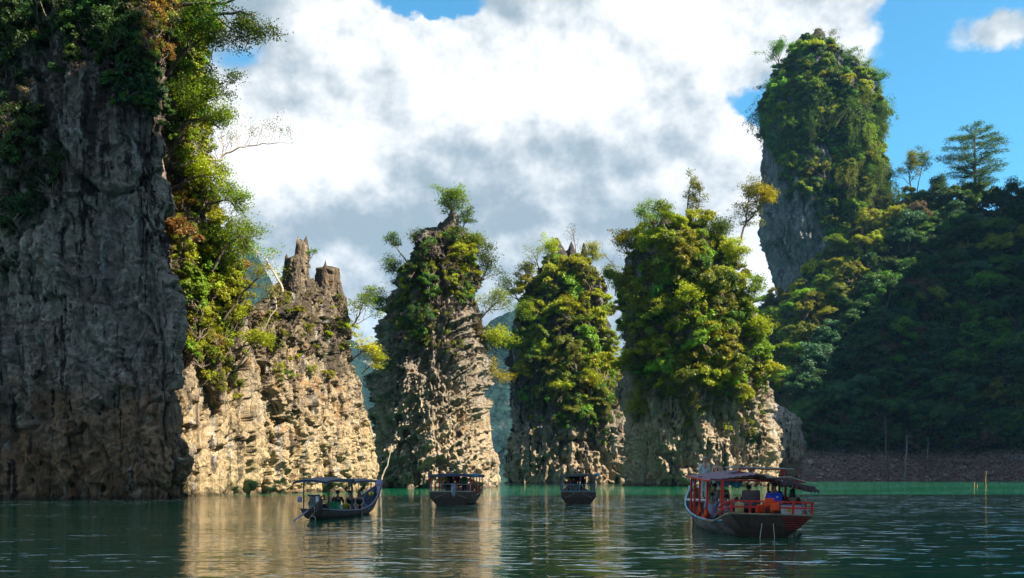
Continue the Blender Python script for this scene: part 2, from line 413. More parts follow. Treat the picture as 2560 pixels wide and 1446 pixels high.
# sunny wall receding behind it
rock_object('cliff', [column([(1245, 380, 662), (1100, 390, 660), (950, 400, 648), (820, 400, 628), (720, 400, 612), (640, 400, 600), (540, 390, 560), (400, 390, 520), (200, 390, 510), (0, 390, 520), (-130, 390, 480)],
            89, 103, 2.6, 370, 310, amp=.9, flute=.75, crag=.75, pit=.6, seed=2, front=True, n=3.2, foot=.3)], M_rockB,
            'sunlit tan cliff hung with bright green growth, just behind the shaded cliff', 'cliff', key='B1')
rock_object('rock_pinnacle', [
    column([(1245, 600, 946), (1100, 622, 943), (1040, 630, 935), (1000, 632, 925), (950, 636, 915), (900, 642, 898), (850, 652, 880), (800, 668, 868), (760, 690, 864), (735, 708, 850), (722, 716, 838)],
            101, 122, 2.8, 330, 440, amp=.9, flute=.85, crag=.85, pit=.7, seed=3, front=True, n=3.0, foot=.3, top=3),
    column([(800, 700, 780), (740, 706, 772), (700, 709, 768), (655, 712, 768), (642, 716, 766), (634, 722, 764)], 111, 113, 1.5, 150, 110, amp=.3, flute=.45, crag=.4, pit=.25, seed=4, top=.8),
    column([(660, 736, 770), (632, 738, 769), (615, 741, 768), (600, 743, 754)], 112, 112.4, .8, 70, 60, amp=.2, flute=.3, crag=.3, pit=0, seed=5, top=.5),
    column([(640, 750, 770), (612, 756, 769), (599, 760, 769)], 112.2, 112.6, .5, 50, 40, amp=.15, flute=.2, crag=.2, pit=0, seed=6, top=.5),
    column([(850, 770, 875), (800, 773, 868), (765, 777, 860), (740, 781, 853), (715, 797, 842), (700, 804, 833), (685, 812, 825), (676, 814, 824), (668, 817, 822)], 117, 120, 1.9, 190, 150, amp=.35, flute=.5, crag=.45, pit=.25, seed=7, top=.15),
    spike(783, 800, 716, 34, 117, 8), spike(848, 790, 726, 30, 120, 9), spike(814, 716, 654, 24, 117.5, 9), spike(829, 722, 674, 22, 118, 19), spike(843, 745, 694, 24, 118.5, 20), spike(742, 760, 712, 24, 112, 10), spike(818, 740, 668, 30, 118, 13),  spike(747, 650, 592, 20, 112, 16), spike(765, 645, 590, 20, 112.4, 17), spike(720, 680, 632, 22, 111.6, 18),
    column([(1240, 880, 948), (1150, 890, 946), (1090, 900, 942), (1050, 905, 930), (1010, 906, 922)], 119, 123, 1.6, 170, 130, amp=.5, flute=.6, crag=.5, pit=.4, seed=12, front=True, top=1)], M_rockB,
    'sunlit jagged pinnacle with a forked stone spire on top, left of the middle', key='B2')
rock_object('rock_pinnacle', [
    column([(1226, 946, 1225), (1150, 946, 1216), (1080, 945, 1208), (1010, 944, 1206), (990, 939, 1206), (955, 944, 1206), (900, 952, 1204), (850, 962, 1200), (800, 972, 1196), (750, 988, 1190), (700, 1012, 1186), (650, 1042, 1172), (605, 1070, 1158), (580, 1082, 1148), (566, 1086, 1140)],
            152, 149, 7.5, 400, 410, amp=1.7, flute=.8, crag=1.0, strata=2.1, pit=.36, ss=.82, inset=12, seed=21, n=2.15, foot=.3, top=2),
    column([(1226, 1150, 1241), (1150, 1160, 1232), (1080, 1170, 1218), (1000, 1176, 1208)], 156, 155, 4, 150, 130, amp=.6, flute=.6, crag=.6, pit=.3, seed=22),
    spike(1116, 610, 524, 74, 150, 23), spike(1098, 610, 552, 36, 149.5, 24), spike(1138, 610, 548, 34, 150.5, 25), spike(1080, 640, 585, 30, 150, 26)],
    M_rockC, 'tall narrow central pinnacle, dark on its left flank and golden on its right', key='C')
rock_object('rock_pinnacle', [
    column([(1212, 1246, 1566), (1150, 1256, 1564), (1060, 1268, 1556), (1000, 1266, 1552), (950, 1262, 1548), (850, 1284, 1542), (750, 1302, 1532), (700, 1322, 1512), (660, 1345, 1486), (640, 1360, 1468)],
            219, 217, 12, 280, 340, amp=1.4, flute=1.1, crag=1.0, pit=.45, seed=31, n=2.7, foot=.3, top=4, ss=.66, inset=20),
    spike(1405, 680, 596, 60, 217, 32), spike(1388, 670, 604, 34, 216, 33), spike(1428, 680, 606, 36, 217, 34), spike(1459, 670, 607, 26, 218, 35), spike(1372, 680, 632, 30, 217, 36)],
    M_rockD, 'broad leafy pinnacle with a black jagged crest, behind the small brown boat', key='D')
rock_object('rock_pinnacle', [
    column([(1220, 1560, 1915), (1150, 1560, 1916), (1080, 1555, 1910), (1000, 1541, 1906), (900, 1545, 1900), (800, 1550, 1888), (740, 1554, 1862), (680, 1562, 1840), (640, 1576, 1818), (600, 1600, 1796), (570, 1622, 1776), (552, 1640, 1764)],
            174, 176, 10.5, 340, 410, amp=1.5, flute=1.1, crag=1.0, pit=.42, seed=41, n=2.6, foot=.3, top=3, ss=.7, inset=30),
    spike(1662, 600, 514, 44, 173, 42), spike(1688, 590, 534, 26, 173, 43), spike(1755, 590, 530, 34, 174, 44), spike(1640, 600, 548, 26, 173, 45), spike(1722, 590, 546, 30, 174, 46)],
    M_rockC, 'widest leafy pinnacle right of the middle, trees on top, behind the red boat', key='E')
rock_object('rock_tower', [
    column([(1120, 1990, 2230), (800, 1970, 2230), (700, 1945, 2230), (640, 1928, 2225), (600, 1908, 2222), (560, 1903, 2222), (500, 1908, 2222), (450, 1906, 2216), (350, 1908, 2200), (260, 1906, 2184), (200, 1922, 2160), (150, 1952, 2104), (120, 1974, 2066), (100, 1986, 2052)],
            386, 388, 19, 250, 260, amp=1.3, flute=1.0, crag=.8, pit=.3, seed=51, inset=14, n=2.6, top=6, ss=.45),
    spike(2028, 160, 72, 70, 385, 52, ss=.5), spike(2010, 160, 92, 50, 385, 53, ss=.5), spike(2050, 150, 92, 40, 385, 54, ss=.5)],
    M_rockF, 'tallest rock tower, wrapped in creepers, rising above the dark hillside', 'rock tower', key='F')
rock_object('rock_outcrop', [
    column([(1206, 1900, 1990), (1130, 1900, 1984), (1060, 1905, 1975), (1020, 1912, 1960)], 288, 290, 8, 90, 110, amp=1.2, flute=.8, crag=.7, pit=.3, seed=61, top=3, ss=.6)],
    M_rockA, 'low shaded grey outcrop at the shore, right of the widest pinnacle', 'rock outcrop', key='O')

# ------------------------------------------------------------------ heightfield hills
def hfield(name, x0, x1, y0, y1, nx, ny, fn, mat, label, key=None):
    X, Y = np.meshgrid(np.linspace(x0, x1, nx), np.linspace(y0, y1, ny))
    Z = fn(X, Y)
    co = np.stack([X.ravel(), Y.ravel(), Z.ravel()], 1)
    i = np.arange(ny - 1)[:, None] * nx; j = np.arange(nx - 1)[None]
    q = np.stack([i + j, i + j + 1, i + nx + j + 1, i + nx + j], -1).reshape(-1, 4)
    o = link(name, mesh_np(name, co, q, mat)); tag(o, label, 'hill', None, 'structure')
    if key:
        s = 2
        cs = co.reshape(ny, nx, 3)[::s, ::s]; a, c = cs.shape[:2]
        ROCK[key] = BVHTree.FromPolygons([tuple(map(float, v)) for v in cs.reshape(-1, 3)],
                                         [(ii * c + jj, ii * c + jj + 1, (ii + 1) * c + jj + 1, (ii + 1) * c + jj) for ii in range(a - 1) for jj in range(c - 1)])
    return o
def sstep(a, c, x):
    t = np.clip((x - a) / (c - a), 0, 1); return t * t * (3 - 2 * t)
def shape_noise(X, Y, s, amp, o=3):
    p = np.stack([X.ravel() * s, Y.ravel() * s, np.zeros(X.size)], 1)
    return (fbm(p + 3.3, o) * amp).reshape(X.shape)

def soil_mat():
    m, b = new_mat('forest_floor')
    geo = b.new('ShaderNodeNewGeometry'); pos = geo.outputs['Position']
    sz = b.new('ShaderNodeSeparateXYZ'); b.put(sz.inputs[0], pos)
    n1 = b.noise(pos, .12, 6, .65); n2 = b.noise(pos, 1.4, 6, .7)
    bank = b.mix(b.ramp(n2, .35, .65), (0.07, 0.035, 0.028), (0.30, 0.18, 0.145))
    green = b.mix(b.ramp(n2, .4, .6), (0.02, 0.022, 0.012), (0.055, 0.065, 0.02))
    f = b.ramp(b.m('ADD', sz.outputs[2], b.m('MULTIPLY', b.m('SUBTRACT', n1, .5), 6.0)), 7.0, 10.0)
    bump = b.new('ShaderNodeBump'); bump.inputs['Distance'].default_value = .8; b.put(bump.inputs['Height'], n2)
    bs = b.new('ShaderNodeBsdfPrincipled'); b.put(bs.inputs['Base Color'], b.mix(f, bank, green)); bs.inputs['Roughness'].default_value = .95
    bs.inputs['Specular IOR Level'].default_value = .1
    b.put(bs.inputs['Normal'], bump.outputs[0]); out(b, bs.outputs[0])
    return m
M_soil = soil_mat()
def far_forest():
    m, b = new_mat('distant_forest')
    geo = b.new('ShaderNodeNewGeometry'); pos = geo.outputs['Position']
    n1 = b.noise(pos, .016, 6, .62); n2 = b.noise(pos, .09, 6, .75)
    nz = b.new('ShaderNodeSeparateXYZ'); b.put(nz.inputs[0], geo.outputs['True Normal'])
    col = b.mix(b.ramp(n2, .38, .62), (0.010, 0.028, 0.034), (0.022, 0.055, 0.050))  # blue of the distance haze put into the forest colour
    col = b.mix(b.m('MULTIPLY', b.ramp(n1, .56, .64), b.ramp(nz.outputs[2], .75, .3)), col, (0.45, 0.42, 0.4))
    vo = b.new('ShaderNodeTexVoronoi'); b.put(vo.inputs['Vector'], pos); vo.inputs['Scale'].default_value = .16
    bump = b.new('ShaderNodeBump'); bump.inputs['Distance'].default_value = 5; b.put(bump.inputs['Height'], b.m('SUBTRACT', n2, b.m('MULTIPLY', vo.outputs['Distance'], .5)))
    bs = b.new('ShaderNodeBsdfPrincipled'); b.put(bs.inputs['Base Color'], col); bs.inputs['Roughness'].default_value = .95
    bs.inputs['Specular IOR Level'].default_value = .1
    b.put(bs.inputs['Normal'], bump.outputs[0]); out(b, bs.outputs[0])
    return m
M_far = far_forest()

# skyline of the dark hill in photo pixels -> ridge height at 372 m
def hillG(X, Y):
    px = HX + F * X / 372.0
    rx = np.array([1500, 1830, 1900, 1960, 2050, 2120, 2200, 2280, 2330, 2400, 2470, 2560, 2800, 3400])
    ry = np.array([1250, 1180, 800, 720, 640, 560, 500, 490, 500, 492, 510, 500, 520, 560])
    ridge = EYE + (HY - np.interp(px, rx, ry)) / F * 372
    shore = 309 + 5 * np.sin(X * .06) + shape_noise(X, Y * 0, .05, 6) - np.clip(X - 150, 0, 500) * .35
    t = (Y - shore) / (372 - shore)
    prof = np.interp(t, [-.3, 0, .10, .16, .5, .85, 1.0, 1.4, 2.5], [-.12, -.012, .06, .12, .50, .88, .97, .95, .7])
    z = ridge * prof + shape_noise(X, Y, .045, 9, 4) * np.clip(t * 2.5, 0.0, 1) + shape_noise(X, Y, .3, 1.2, 3) * np.clip(t * 5, 0.05, 1)
    return np.where(t < 0, np.minimum(z, -.6), z)
hfield('hill', 40, 420, 285, 520, 300, 200, hillG, M_soil, 'steep forested hillside in deep shade above the brown bank', key='G')
# massif just outside the frame beside the viewer; its shade covers the near water
def massifI(X, Y):
    c = np.interp(X, [40, 50, 80, 100, 125, 180, 230, 280, 420], [10, 98, 146, 154, 154, 163, 171, 176, 180])
    e = sstep(41, 38.5, Y) * sstep(-260, -140, Y)
    return (c + shape_noise(X, Y, .07, 4, 4)) * e - 3
hfield('hill', 40, 420, -260, 44, 200, 160, massifI, M_rockF, 'steep limestone mountain beside the viewer whose shade covers the near water')
def massifH(X, Y):  # unseen massif beyond the frame; crest shaped to shade hillside and outcrop
    c = np.interp(Y, [190, 262, 273, 342, 400, 600], [195, 190, 162, 164, 175, 225])
    e = sstep(207, 230, X) * sstep(200, 212, Y) * sstep(392, 380, Y)
    return (c + shape_noise(X, Y, .06, 5, 4)) * e - 3
hfield('hill', 205, 420, 192, 395, 110, 90, massifH, M_soil, 'unseen mountain right of the dark hillside, its crest shaped to shade it')

def outline_hill(name, pts, d, depth, label, base=1195, lumps=1.0, slope=.55):
    """Distant karst hill: skyline points (px, row) at distance d, falling towards the viewer with steep faces."""
    xs = np.array([p[0] for p in pts], float); ys = np.array([p[1] for p in pts], float)
    x0 = (xs[0] - HX) / F * d; x1 = (xs[-1] - HX) / F * d
    def fn(X, Y):
        px = HX + F * X / d
        r = EYE + (HY - np.interp(px, xs, ys)) / F * d
        t = (Y - (d - depth)) / depth
        prof = np.interp(t, [0, .12, .45, .6, 1.0, 1.6, 2.0], [-.03, .22, .5, .82, 1.0, .85, .6])
        sn = shape_noise(X, Y, 14.0 / d, 1, 5)
        return r * prof * (1 + .10 * sn * lumps) + shape_noise(X, Y, 70.0 / d, d * .004, 3)
    return hfield(name, x0, x1, d - depth, d + depth, 260, 140, fn, M_far, label)
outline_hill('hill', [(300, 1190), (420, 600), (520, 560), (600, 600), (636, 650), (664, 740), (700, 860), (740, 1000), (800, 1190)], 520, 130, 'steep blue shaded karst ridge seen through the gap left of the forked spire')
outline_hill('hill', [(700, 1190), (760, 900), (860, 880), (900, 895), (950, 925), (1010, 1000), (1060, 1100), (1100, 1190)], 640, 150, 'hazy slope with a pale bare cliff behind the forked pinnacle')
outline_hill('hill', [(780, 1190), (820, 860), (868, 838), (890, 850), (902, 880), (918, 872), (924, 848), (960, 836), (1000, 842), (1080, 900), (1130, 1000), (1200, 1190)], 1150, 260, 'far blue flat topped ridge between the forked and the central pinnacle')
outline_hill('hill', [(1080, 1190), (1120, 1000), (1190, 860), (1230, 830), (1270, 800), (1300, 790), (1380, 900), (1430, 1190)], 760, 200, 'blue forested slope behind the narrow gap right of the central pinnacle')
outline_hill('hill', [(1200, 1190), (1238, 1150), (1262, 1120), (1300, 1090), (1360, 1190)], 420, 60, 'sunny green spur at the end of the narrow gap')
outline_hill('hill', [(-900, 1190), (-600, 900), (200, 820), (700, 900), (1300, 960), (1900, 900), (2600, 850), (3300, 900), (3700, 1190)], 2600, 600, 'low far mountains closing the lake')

# ------------------------------------------------------------------ water
def water_mat():
    m, b = new_mat('lake_water')
    geo = b.new('ShaderNodeNewGeometry'); pos = geo.outputs['Position']
    big = b.noise(b.vmul(pos, (.5, 1, 1)), .10, 3, .5)
    n1 = b.noise(b.vmul(pos, (.5, 1.1, 1)), 1.15, 2, .5, .15)
    n2 = b.noise(b.vmul(pos, (.55, 1.1, 1)), 3.0, 2, .5, .2, w=3.0)
    n3 = b.noise(b.vmul(pos, (.5, 1, 1)), 9.0, 2, .5, .2, w=1.0)
    gl_n = b.noise(b.vmul(pos, (.45, 1.2, 1)), 1.8, 2, .5, .3, w=8.0)
    calm = b.ramp(big, .38, .62, .5, 1.35)
    crest = b.m('MULTIPLY', b.ramp(gl_n, .58, .72), b.ramp(b.noise(b.vmul(pos, (.6, 1, 1)), .065, 3, .55, w=5.0), .45, .62, .12, 1.15))
    h = b.m('ADD', b.m('ADD', b.m('MULTIPLY', n1, .078), b.m('MULTIPLY', n2, .022)), b.m('MULTIPLY', n3, .005))
    h = b.m('MULTIPLY', b.m('ADD', h, b.m('MULTIPLY', crest, .19)), calm)
    bump = b.new('ShaderNodeBump'); bump.inputs['Strength'].default_value = 1.0; bump.inputs['Distance'].default_value = 1.0
    b.put(bump.inputs['Height'], h)
    df = b.new('ShaderNodeBsdfDiffuse'); b.put(df.inputs[0], (0.0, 0.132, 0.056))
    gl = b.new('ShaderNodeBsdfGlossy'); b.put(gl.inputs[0], (1.0, 0.985, 0.96)); gl.inputs['Roughness'].default_value = .03
    b.put(gl.inputs['Normal'], bump.outputs[0])
    fr = b.new('ShaderNodeFresnel'); fr.inputs[0].default_value = 1.33
    fac = b.m('MULTIPLY', b.m('POWER', fr.outputs[0], .2), .84, clamp=True)
    mx = b.new('ShaderNodeMixShader'); b.put(mx.inputs[0], fac); b.t.links.new(df.outputs[0], mx.inputs[1]); b.t.links.new(gl.outputs[0], mx.inputs[2])
    out(b, mx.outputs[0])
    return m
M_water = water_mat()
me = bpy.data.meshes.new('lake_water')
me.from_pydata([(-2400, -400, 0), (3100, -400, 0), (3100, 3250, 0), (-2400, 3250, 0)], [], [(0, 1, 2, 3)])
me.materials.append(M_water)
tag(link('water', me), 'dark rippling lake water turning emerald where the sun reaches it', 'lake', None, 'structure')

# ------------------------------------------------------------------ air
m, b = new_mat('air')
pv = b.new('ShaderNodeVolumePrincipled'); pv.inputs['Color'].default_value = (0.25, 0.58, 1.0, 1); pv.inputs['Density'].default_value = .00007; pv.inputs['Anisotropy'].default_value = .2
o = b.new('ShaderNodeOutputMaterial'); b.t.links.new(pv.outputs[0], o.inputs['Volume'])
x0, x1, y0, y1, z0, z1 = -2500, 3200, -420, 3300, -4.0, 480
me = bpy.data.meshes.new('haze')
me.from_pydata([(x, y, z) for z in (z0, z1) for y in (y0, y1) for x in (x0, x1)], [], [(0, 2, 3, 1), (4, 5, 7, 6), (0, 1, 5, 4), (2, 6, 7, 3), (0, 4, 6, 2), (1, 3, 7, 5)])
me.materials.append(m)
tag(link('haze', me), 'thin blue air that veils the far hills', 'haze', None, 'stuff')

# ================================================================== vegetation
def leaf_mat():
    m, b = new_mat('leaf')
    oi = b.new('ShaderNodeObjectInfo'); at = b.new('ShaderNodeAttribute', attribute_name='tint')
    hs = b.new('ShaderNodeHueSaturation'); b.put(hs.inputs['Color'], oi.outputs['Color'])
    b.put(hs.inputs['Hue'], b.m('ADD', b.ramp(oi.outputs['Random'], 0, 1, .475, .52, False), b.ramp(at.outputs['Fac'], 0, 1, -.022, .018, False)))
    b.put(hs.inputs['Value'], b.m('MULTIPLY', b.ramp(oi.outputs['Random'], 0, 1, .62, 1.42, False), b.ramp(at.outputs['Fac'], 0, 1, .5, 1.4, False)))
    df = b.new('ShaderNodeBsdfDiffuse'); b.put(df.inputs[0], hs.outputs[0])
    tr = b.new('ShaderNodeBsdfTranslucent'); b.put(tr.inputs[0], b.mix(1.0, hs.outputs[0], (1.15, 1.1, .5), 'MULTIPLY'))
    gl = b.new('ShaderNodeBsdfGlossy'); b.put(gl.inputs[0], (.5, .5, .5)); gl.inputs['Roughness'].default_value = .45
    m1 = b.new('ShaderNodeMixShader'); m1.inputs[0].default_value = .45
    b.t.links.new(df.outputs[0], m1.inputs[1]); b.t.links.new(tr.outputs[0], m1.inputs[2])
    m2 = b.new('ShaderNodeMixShader'); m2.inputs[0].default_value = .035
    b.t.links.new(m1.outputs[0], m2.inputs[1]); b.t.links.new(gl.outputs[0], m2.inputs[2])
    out(b, m2.outputs[0])
    return m
def bark_mat(name, c1, c2):
    m, b = new_mat(name)
    geo = b.new('ShaderNodeNewGeometry')
    n = b.noise(b.vmul(geo.outputs['Position'], (3, 3, .8)), 2.2, 5, .65)
    bs = b.new('ShaderNodeBsdfPrincipled'); b.put(bs.inputs['Base Color'], b.mix(b.ramp(n, .35, .65), c1, c2)); bs.inputs['Roughness'].default_value = .9
    out(b, bs.outputs[0]); return m
M_leaf = leaf_mat()
M_bark = bark_mat('bark_brown', (0.07, 0.05, 0.035), (0.20, 0.15, 0.11))
M_stump = bark_mat('bark_mossy', (0.10, 0.07, 0.03), (0.22, 0.16, 0.06))
M_grey = bark_mat('bark_grey', (0.13, 0.11, 0.10), (0.30, 0.26, 0.24))
M_pale = bark_mat('bark_pale', (0.32, 0.24, 0.17), (0.62, 0.52, 0.42))

def leaves_np(c, nrm, size, rng, tint):
    """Rhombic leaves, folded a little, one per centre."""
    n = len(c)
    nrm = nrm / np.linalg.norm(nrm, axis=1, keepdims=True)
    r = rng.normal(size=(n, 3)); a = np.cross(nrm, r); a /= np.linalg.norm(a, axis=1, keepdims=True)
    bb = np.cross(nrm, a)
    s = size * (.6 + .8 * rng.rand(n))[:, None]
    v = np.stack([c - a * s * .5, c + bb * s * .27 + nrm * s * .05, c + a * s * .5, c - bb * s * .27 + nrm * s * .05], 1)
    return v.reshape(-1, 3), tint
class Tubes:
    def __init__(s): s.v, s.f, s.n = [], [], 0
    def add(s, pts, r0, r1, sides=5):
        pts = [np.array(p, float) for p in pts]; m = len(pts)
        for i, p in enumerate(pts):
            t = pts[min(i + 1, m - 1)] - pts[max(i - 1, 0)]; t /= (np.linalg.norm(t) + 1e-9)
            u = np.cross(t, (0.31, .91, .13)); u /= (np.linalg.norm(u) + 1e-9); w = np.cross(t, u)
            r = r0 + (r1 - r0) * i / max(m - 1, 1)
            for k in range(sides):
                an = 2 * math.pi * k / sides
                s.v.append(p + (u * math.cos(an) + w * math.sin(an)) * r)
        for i in range(m - 1):
            for k in range(sides):
                a = s.n + i * sides + k; c = s.n + i * sides + (k + 1) % sides
                s.f.append((a, c, c + sides, a + sides))
        s.n = len(s.v)
def plant_mesh(name, lv, tint, tubes, bark):
    v = lv if tubes is None or not tubes.v else np.concatenate([lv, np.array(tubes.v)])
    nl = len(lv) // 4
    q = np.arange(nl * 4).reshape(-1, 4)
    if tubes is not None and tubes.v:
        q = np.concatenate([q, np.array(tubes.f) + nl * 4])
    me = mesh_np(name, v, q, M_leaf, smooth=False)
    me.materials.append(bark)
    mi = np.zeros(len(q), np.int32); mi[nl:] = 1
    me.polygons.foreach_set('material_index', mi)
    at = me.attributes.new('tint', 'FLOAT', 'FACE')
    tt = np.full(len(q), .5, np.float32); tt[:nl] = tint
    at.data.foreach_set('value', tt)
    return me
def crown_np(rx, rz, ncl, nleaf, leaf, rng, rc=(.28, .42), low=-.5, upb=.4, center=(0, 0, 0)):
    """Leaf clumps spread through an uneven ellipsoid; returns leaf vertices, tints and clump centres."""
    V, T, C = [], [], []
    for k in range(ncl):
        while True:
            d = rng.normal(size=3); d /= np.linalg.norm(d)
            if d[2] > low: break
        rr = .45 + .5 * rng.rand() ** .6
        c = np.array([d[0] * rx * rr, d[1] * rx * rr, d[2] * rz * rr]) + np.array(center)
        r = rx * rng.uniform(*rc)
        n = int(nleaf / ncl * (.5 + rng.rand()))
        dd = rng.normal(size=(n, 3)); dd /= np.linalg.norm(dd, axis=1, keepdims=True)
        dd[:, 2] = np.where(dd[:, 2] < -.2, -dd[:, 2] * .8, dd[:, 2])
        rad = r * (.3 + .75 * rng.rand(n) ** .6 + .45 * (rng.rand(n) > .85) * rng.rand(n)) * (1 + .25 * np.sin(dd[:, 0] * 5 + k) * np.cos(dd[:, 1] * 4 + 2 * k))
        p = c + dd * rad[:, None] * np.array([1, 1, .85])
        nr = dd * 1.0 + np.array([0, 0, upb * .5]) + rng.normal(size=(n, 3)) * .6
        t = np.clip(rng.rand() * .5 + .25 * rng.rand(n) + .12 + .1 * dd[:, 2], 0, 1)
        v, t = leaves_np(p, nr, leaf, rng, t); V.append(v); T.append(t); C.append(c)
    return np.concatenate(V), np.concatenate(T), C
def bush_mesh(name, rx, rz, ncl, nleaf, leaf, seed, stems=5, bark=None, **kw):
    rng = np.random.RandomState(seed)
    v, t, C = crown_np(rx, rz, ncl, nleaf, leaf, rng, **kw)
    tb = Tubes()
    for c in C[:stems]:
        base = np.array([rng.normal() * .08 * rx, rng.normal() * .08 * rx, -rz * .9])
        mid = (base + c) * .5 + rng.normal(size=3) * .12 * rx
        tb.add([base, mid, c], .05 * rx * .7, .012 * rx, 4)
    return plant_mesh(name, v, t, tb, bark or M_bark)
def vine_mesh(name, w, h, n, leaf, seed):
    """Leafy creepers hanging down, tufted at the top."""
    rng = np.random.RandomState(seed); V, T = [], []; tb = Tubes()
    for k in range(n):
        x, y = rng.normal() * w * .45, rng.normal() * w * .25
        L = h * (.35 + .75 * rng.rand())
        m = int(L / leaf * 6.5)
        u = rng.rand(m); sway = np.sin(u * 5 + k) * .12 * w
        r = (.16 + .2 * (1 - u)) * w * .5
        p = np.stack([x + sway + rng.normal(size=m) * r, y - .25 * w * u + rng.normal(size=m) * r, h * .1 - u * L], 1)
        nr = rng.normal(size=(m, 3)) * .5 + np.array([0, -.5, .6])
        v, t = leaves_np(p, nr, leaf, rng, np.clip(rng.rand() * .5 + .4 * rng.rand(m), 0, 1)); V.append(v); T.append(t)
        tb.add([(x, y, 0), (x, y, -L * .5), (x, y, -L)], .03, .01, 3)
    return plant_mesh(name, np.concatenate(V), np.concatenate(T), tb, M_bark)
SMALL = [bush_mesh('shrub', 1.0, .85, 9, 1900, .17, 100 + i) for i in range(4)]
MED = [bush_mesh('shrub', 2.0, 1.7, 15, 3800, .27, 110 + i, rc=(.24, .38)) for i in range(5)]
BIG = [bush_mesh('tree', 4.6, 3.9, 26, 6200, .5, 120 + i, rc=(.2, .33)) for i in range(6)]
DOME = [bush_mesh('tree', 4.6, 2.6, 22, 5200, .48, 130 + i, rc=(.22, .34), low=-.05) for i in range(3)]
VINE = [vine_mesh('creeper', 2.0, 6.0, 15, .24, 140 + i) for i in range(3)]
WISPY = [bush_mesh('shrub', 1.9, 1.6, 11, 850, .22, 150 + i, stems=11, rc=(.2, .4)) for i in range(3)]

COLOR = {  # leaf colours
    'yellow-green': (0.315, 0.345, 0.016), 'bright green': (0.18, 0.28, 0.018), 'mid green': (0.085, 0.175, 0.02), 'dark green': (0.062, 0.13, 0.028),
    'olive': (0.185, 0.21, 0.026), 'rusty': (0.27, 0.16, 0.035), 'golden': (0.38, 0.33, 0.02), 'blue-green': (0.055, 0.13, 0.055), 'dull brown': (0.13, 0.095, 0.06), 'deep': (0.035, 0.068, 0.022)}
def shoot(key, x, y):
    o = Vector((0, 0, EYE)); d = (P(x, y, 100) - o).normalized()
    loc, nor, _, _ = ROCK[key].ray_cast(o, d)
    if loc is None: return None, None
    if nor.dot(d) > 0: nor = -nor
    return loc, nor
def in_poly(x, y, poly):
    c = False; j = len(poly) - 1
    for i in range(len(poly)):
        xi, yi = poly[i]; xj, yj = poly[j]
        if (yi > y) != (yj > y) and x < (xj - xi) * (y - yi) / (yj - yi) + xi: c = not c
        j = i
    return c
def sample_poly(poly, n, rr, mind=0):
    xs = [p[0] for p in poly]; ys = [p[1] for p in poly]; res = []
    tries = 0
    while len(res) < n and tries < n * 60:
        tries += 1
        x, y = rr.uniform(min(xs), max(xs)), rr.uniform(min(ys), max(ys))
        if in_poly(x, y, poly) and (mind == 0 or all((x - a) ** 2 + (y - c) ** 2 > mind * mind for a, c in res)):
            res.append((x, y))
    return res
def pick(rr, table):
    t = rr.random() * sum(w for _, w in table)
    for v, w in table:
        t -= w
        if t <= 0: return v
    return table[-1][0]

# ---- ground cover nobody could count: one object per host, geometry-node instances
_lib = {}
def lib_collection(meshes, color):
    k = (tuple(m.name for m in meshes), color)
    if k not in _lib:
        c = bpy.data.collections.new('foliage_' + color.replace(' ', '_').replace('-', '_'))
        for m in meshes:
            o = bpy.data.objects.new('foliage_sprig', m); o.color = tuple(COLOR[color]) + (1,); c.objects.link(o)
        _lib[k] = c
    return _lib[k]
def stuff(name, label, items, meshes, color, nobj):
    """items: (location, scale, z rotation, tilt vector)."""
    if not items: return None
    me = bpy.data.meshes.new(name)
    me.vertices.add(len(items)); me.vertices.foreach_set('co', np.array([tuple(i[0]) for i in items], np.float32).ravel())
    a = me.attributes.new('size', 'FLOAT', 'POINT'); a.data.foreach_set('value', np.array([i[1] for i in items], np.float32))
    a = me.attributes.new('turn', 'FLOAT_VECTOR', 'POINT'); a.data.foreach_set('vector', np.array([(i[3][0], i[3][1], i[2]) for i in items], np.float32).ravel())
    o = link(name, me)
    g = bpy.data.node_groups.new('scatter_' + name, 'GeometryNodeTree')
    g.interface.new_socket('Geometry', in_out='INPUT', socket_type='NodeSocketGeometry')
    g.interface.new_socket('Geometry', in_out='OUTPUT', socket_type='NodeSocketGeometry')
    gi = g.nodes.new('NodeGroupInput'); go = g.nodes.new('NodeGroupOutput')
    ci = g.nodes.new('GeometryNodeCollectionInfo'); ci.inputs[0].default_value = lib_collection(meshes, color)
    ci.inputs['Separate Children'].default_value = True; ci.inputs['Reset Children'].default_value = True
    ip = g.nodes.new('GeometryNodeInstanceOnPoints'); ip.inputs['Pick Instance'].default_value = True
    n1 = g.nodes.new('GeometryNodeInputNamedAttribute'); n1.data_type = 'FLOAT'; n1.inputs[0].default_value = 'size'
    n2 = g.nodes.new('GeometryNodeInputNamedAttribute'); n2.data_type = 'FLOAT_VECTOR'; n2.inputs[0].default_value = 'turn'
    g.links.new(gi.outputs[0], ip.inputs['Points']); g.links.new(ci.outputs[0], ip.inputs['Instance'])
    g.links.new(n1.outputs[0], ip.inputs['Scale']); g.links.new(n2.outputs[0], ip.inputs['Rotation'])
    g.links.new(ip.outputs[0], go.inputs[0])
    o.color = tuple(COLOR[color]) + (1,)
    mod = o.modifiers.new('scatter', 'NODES'); mod.node_group = g
    tag(o, label, 'undergrowth', None, 'stuff')
    return o
def cover(key, host, poly, n, meshes, colors, size, rr, sink=.2, name='undergrowth'):
    by = {}
    for (x, y) in sample_poly(poly, n, rr):
        loc, nor = shoot(key, x, y)
        if loc is None or loc.z < 1.0: continue
        s = rr.uniform(*size)
        by.setdefault(pick(rr, colors), []).append((loc + nor * s * sink + Vector((0, 0, s * sink)), s, rr.uniform(0, 6.28), (rr.uniform(-.9, .9), rr.uniform(-.9, .9))))
    for c, items in by.items():
        stuff(name, f'{c} leafy growth clinging to {host}', items, meshes, c, len(items))

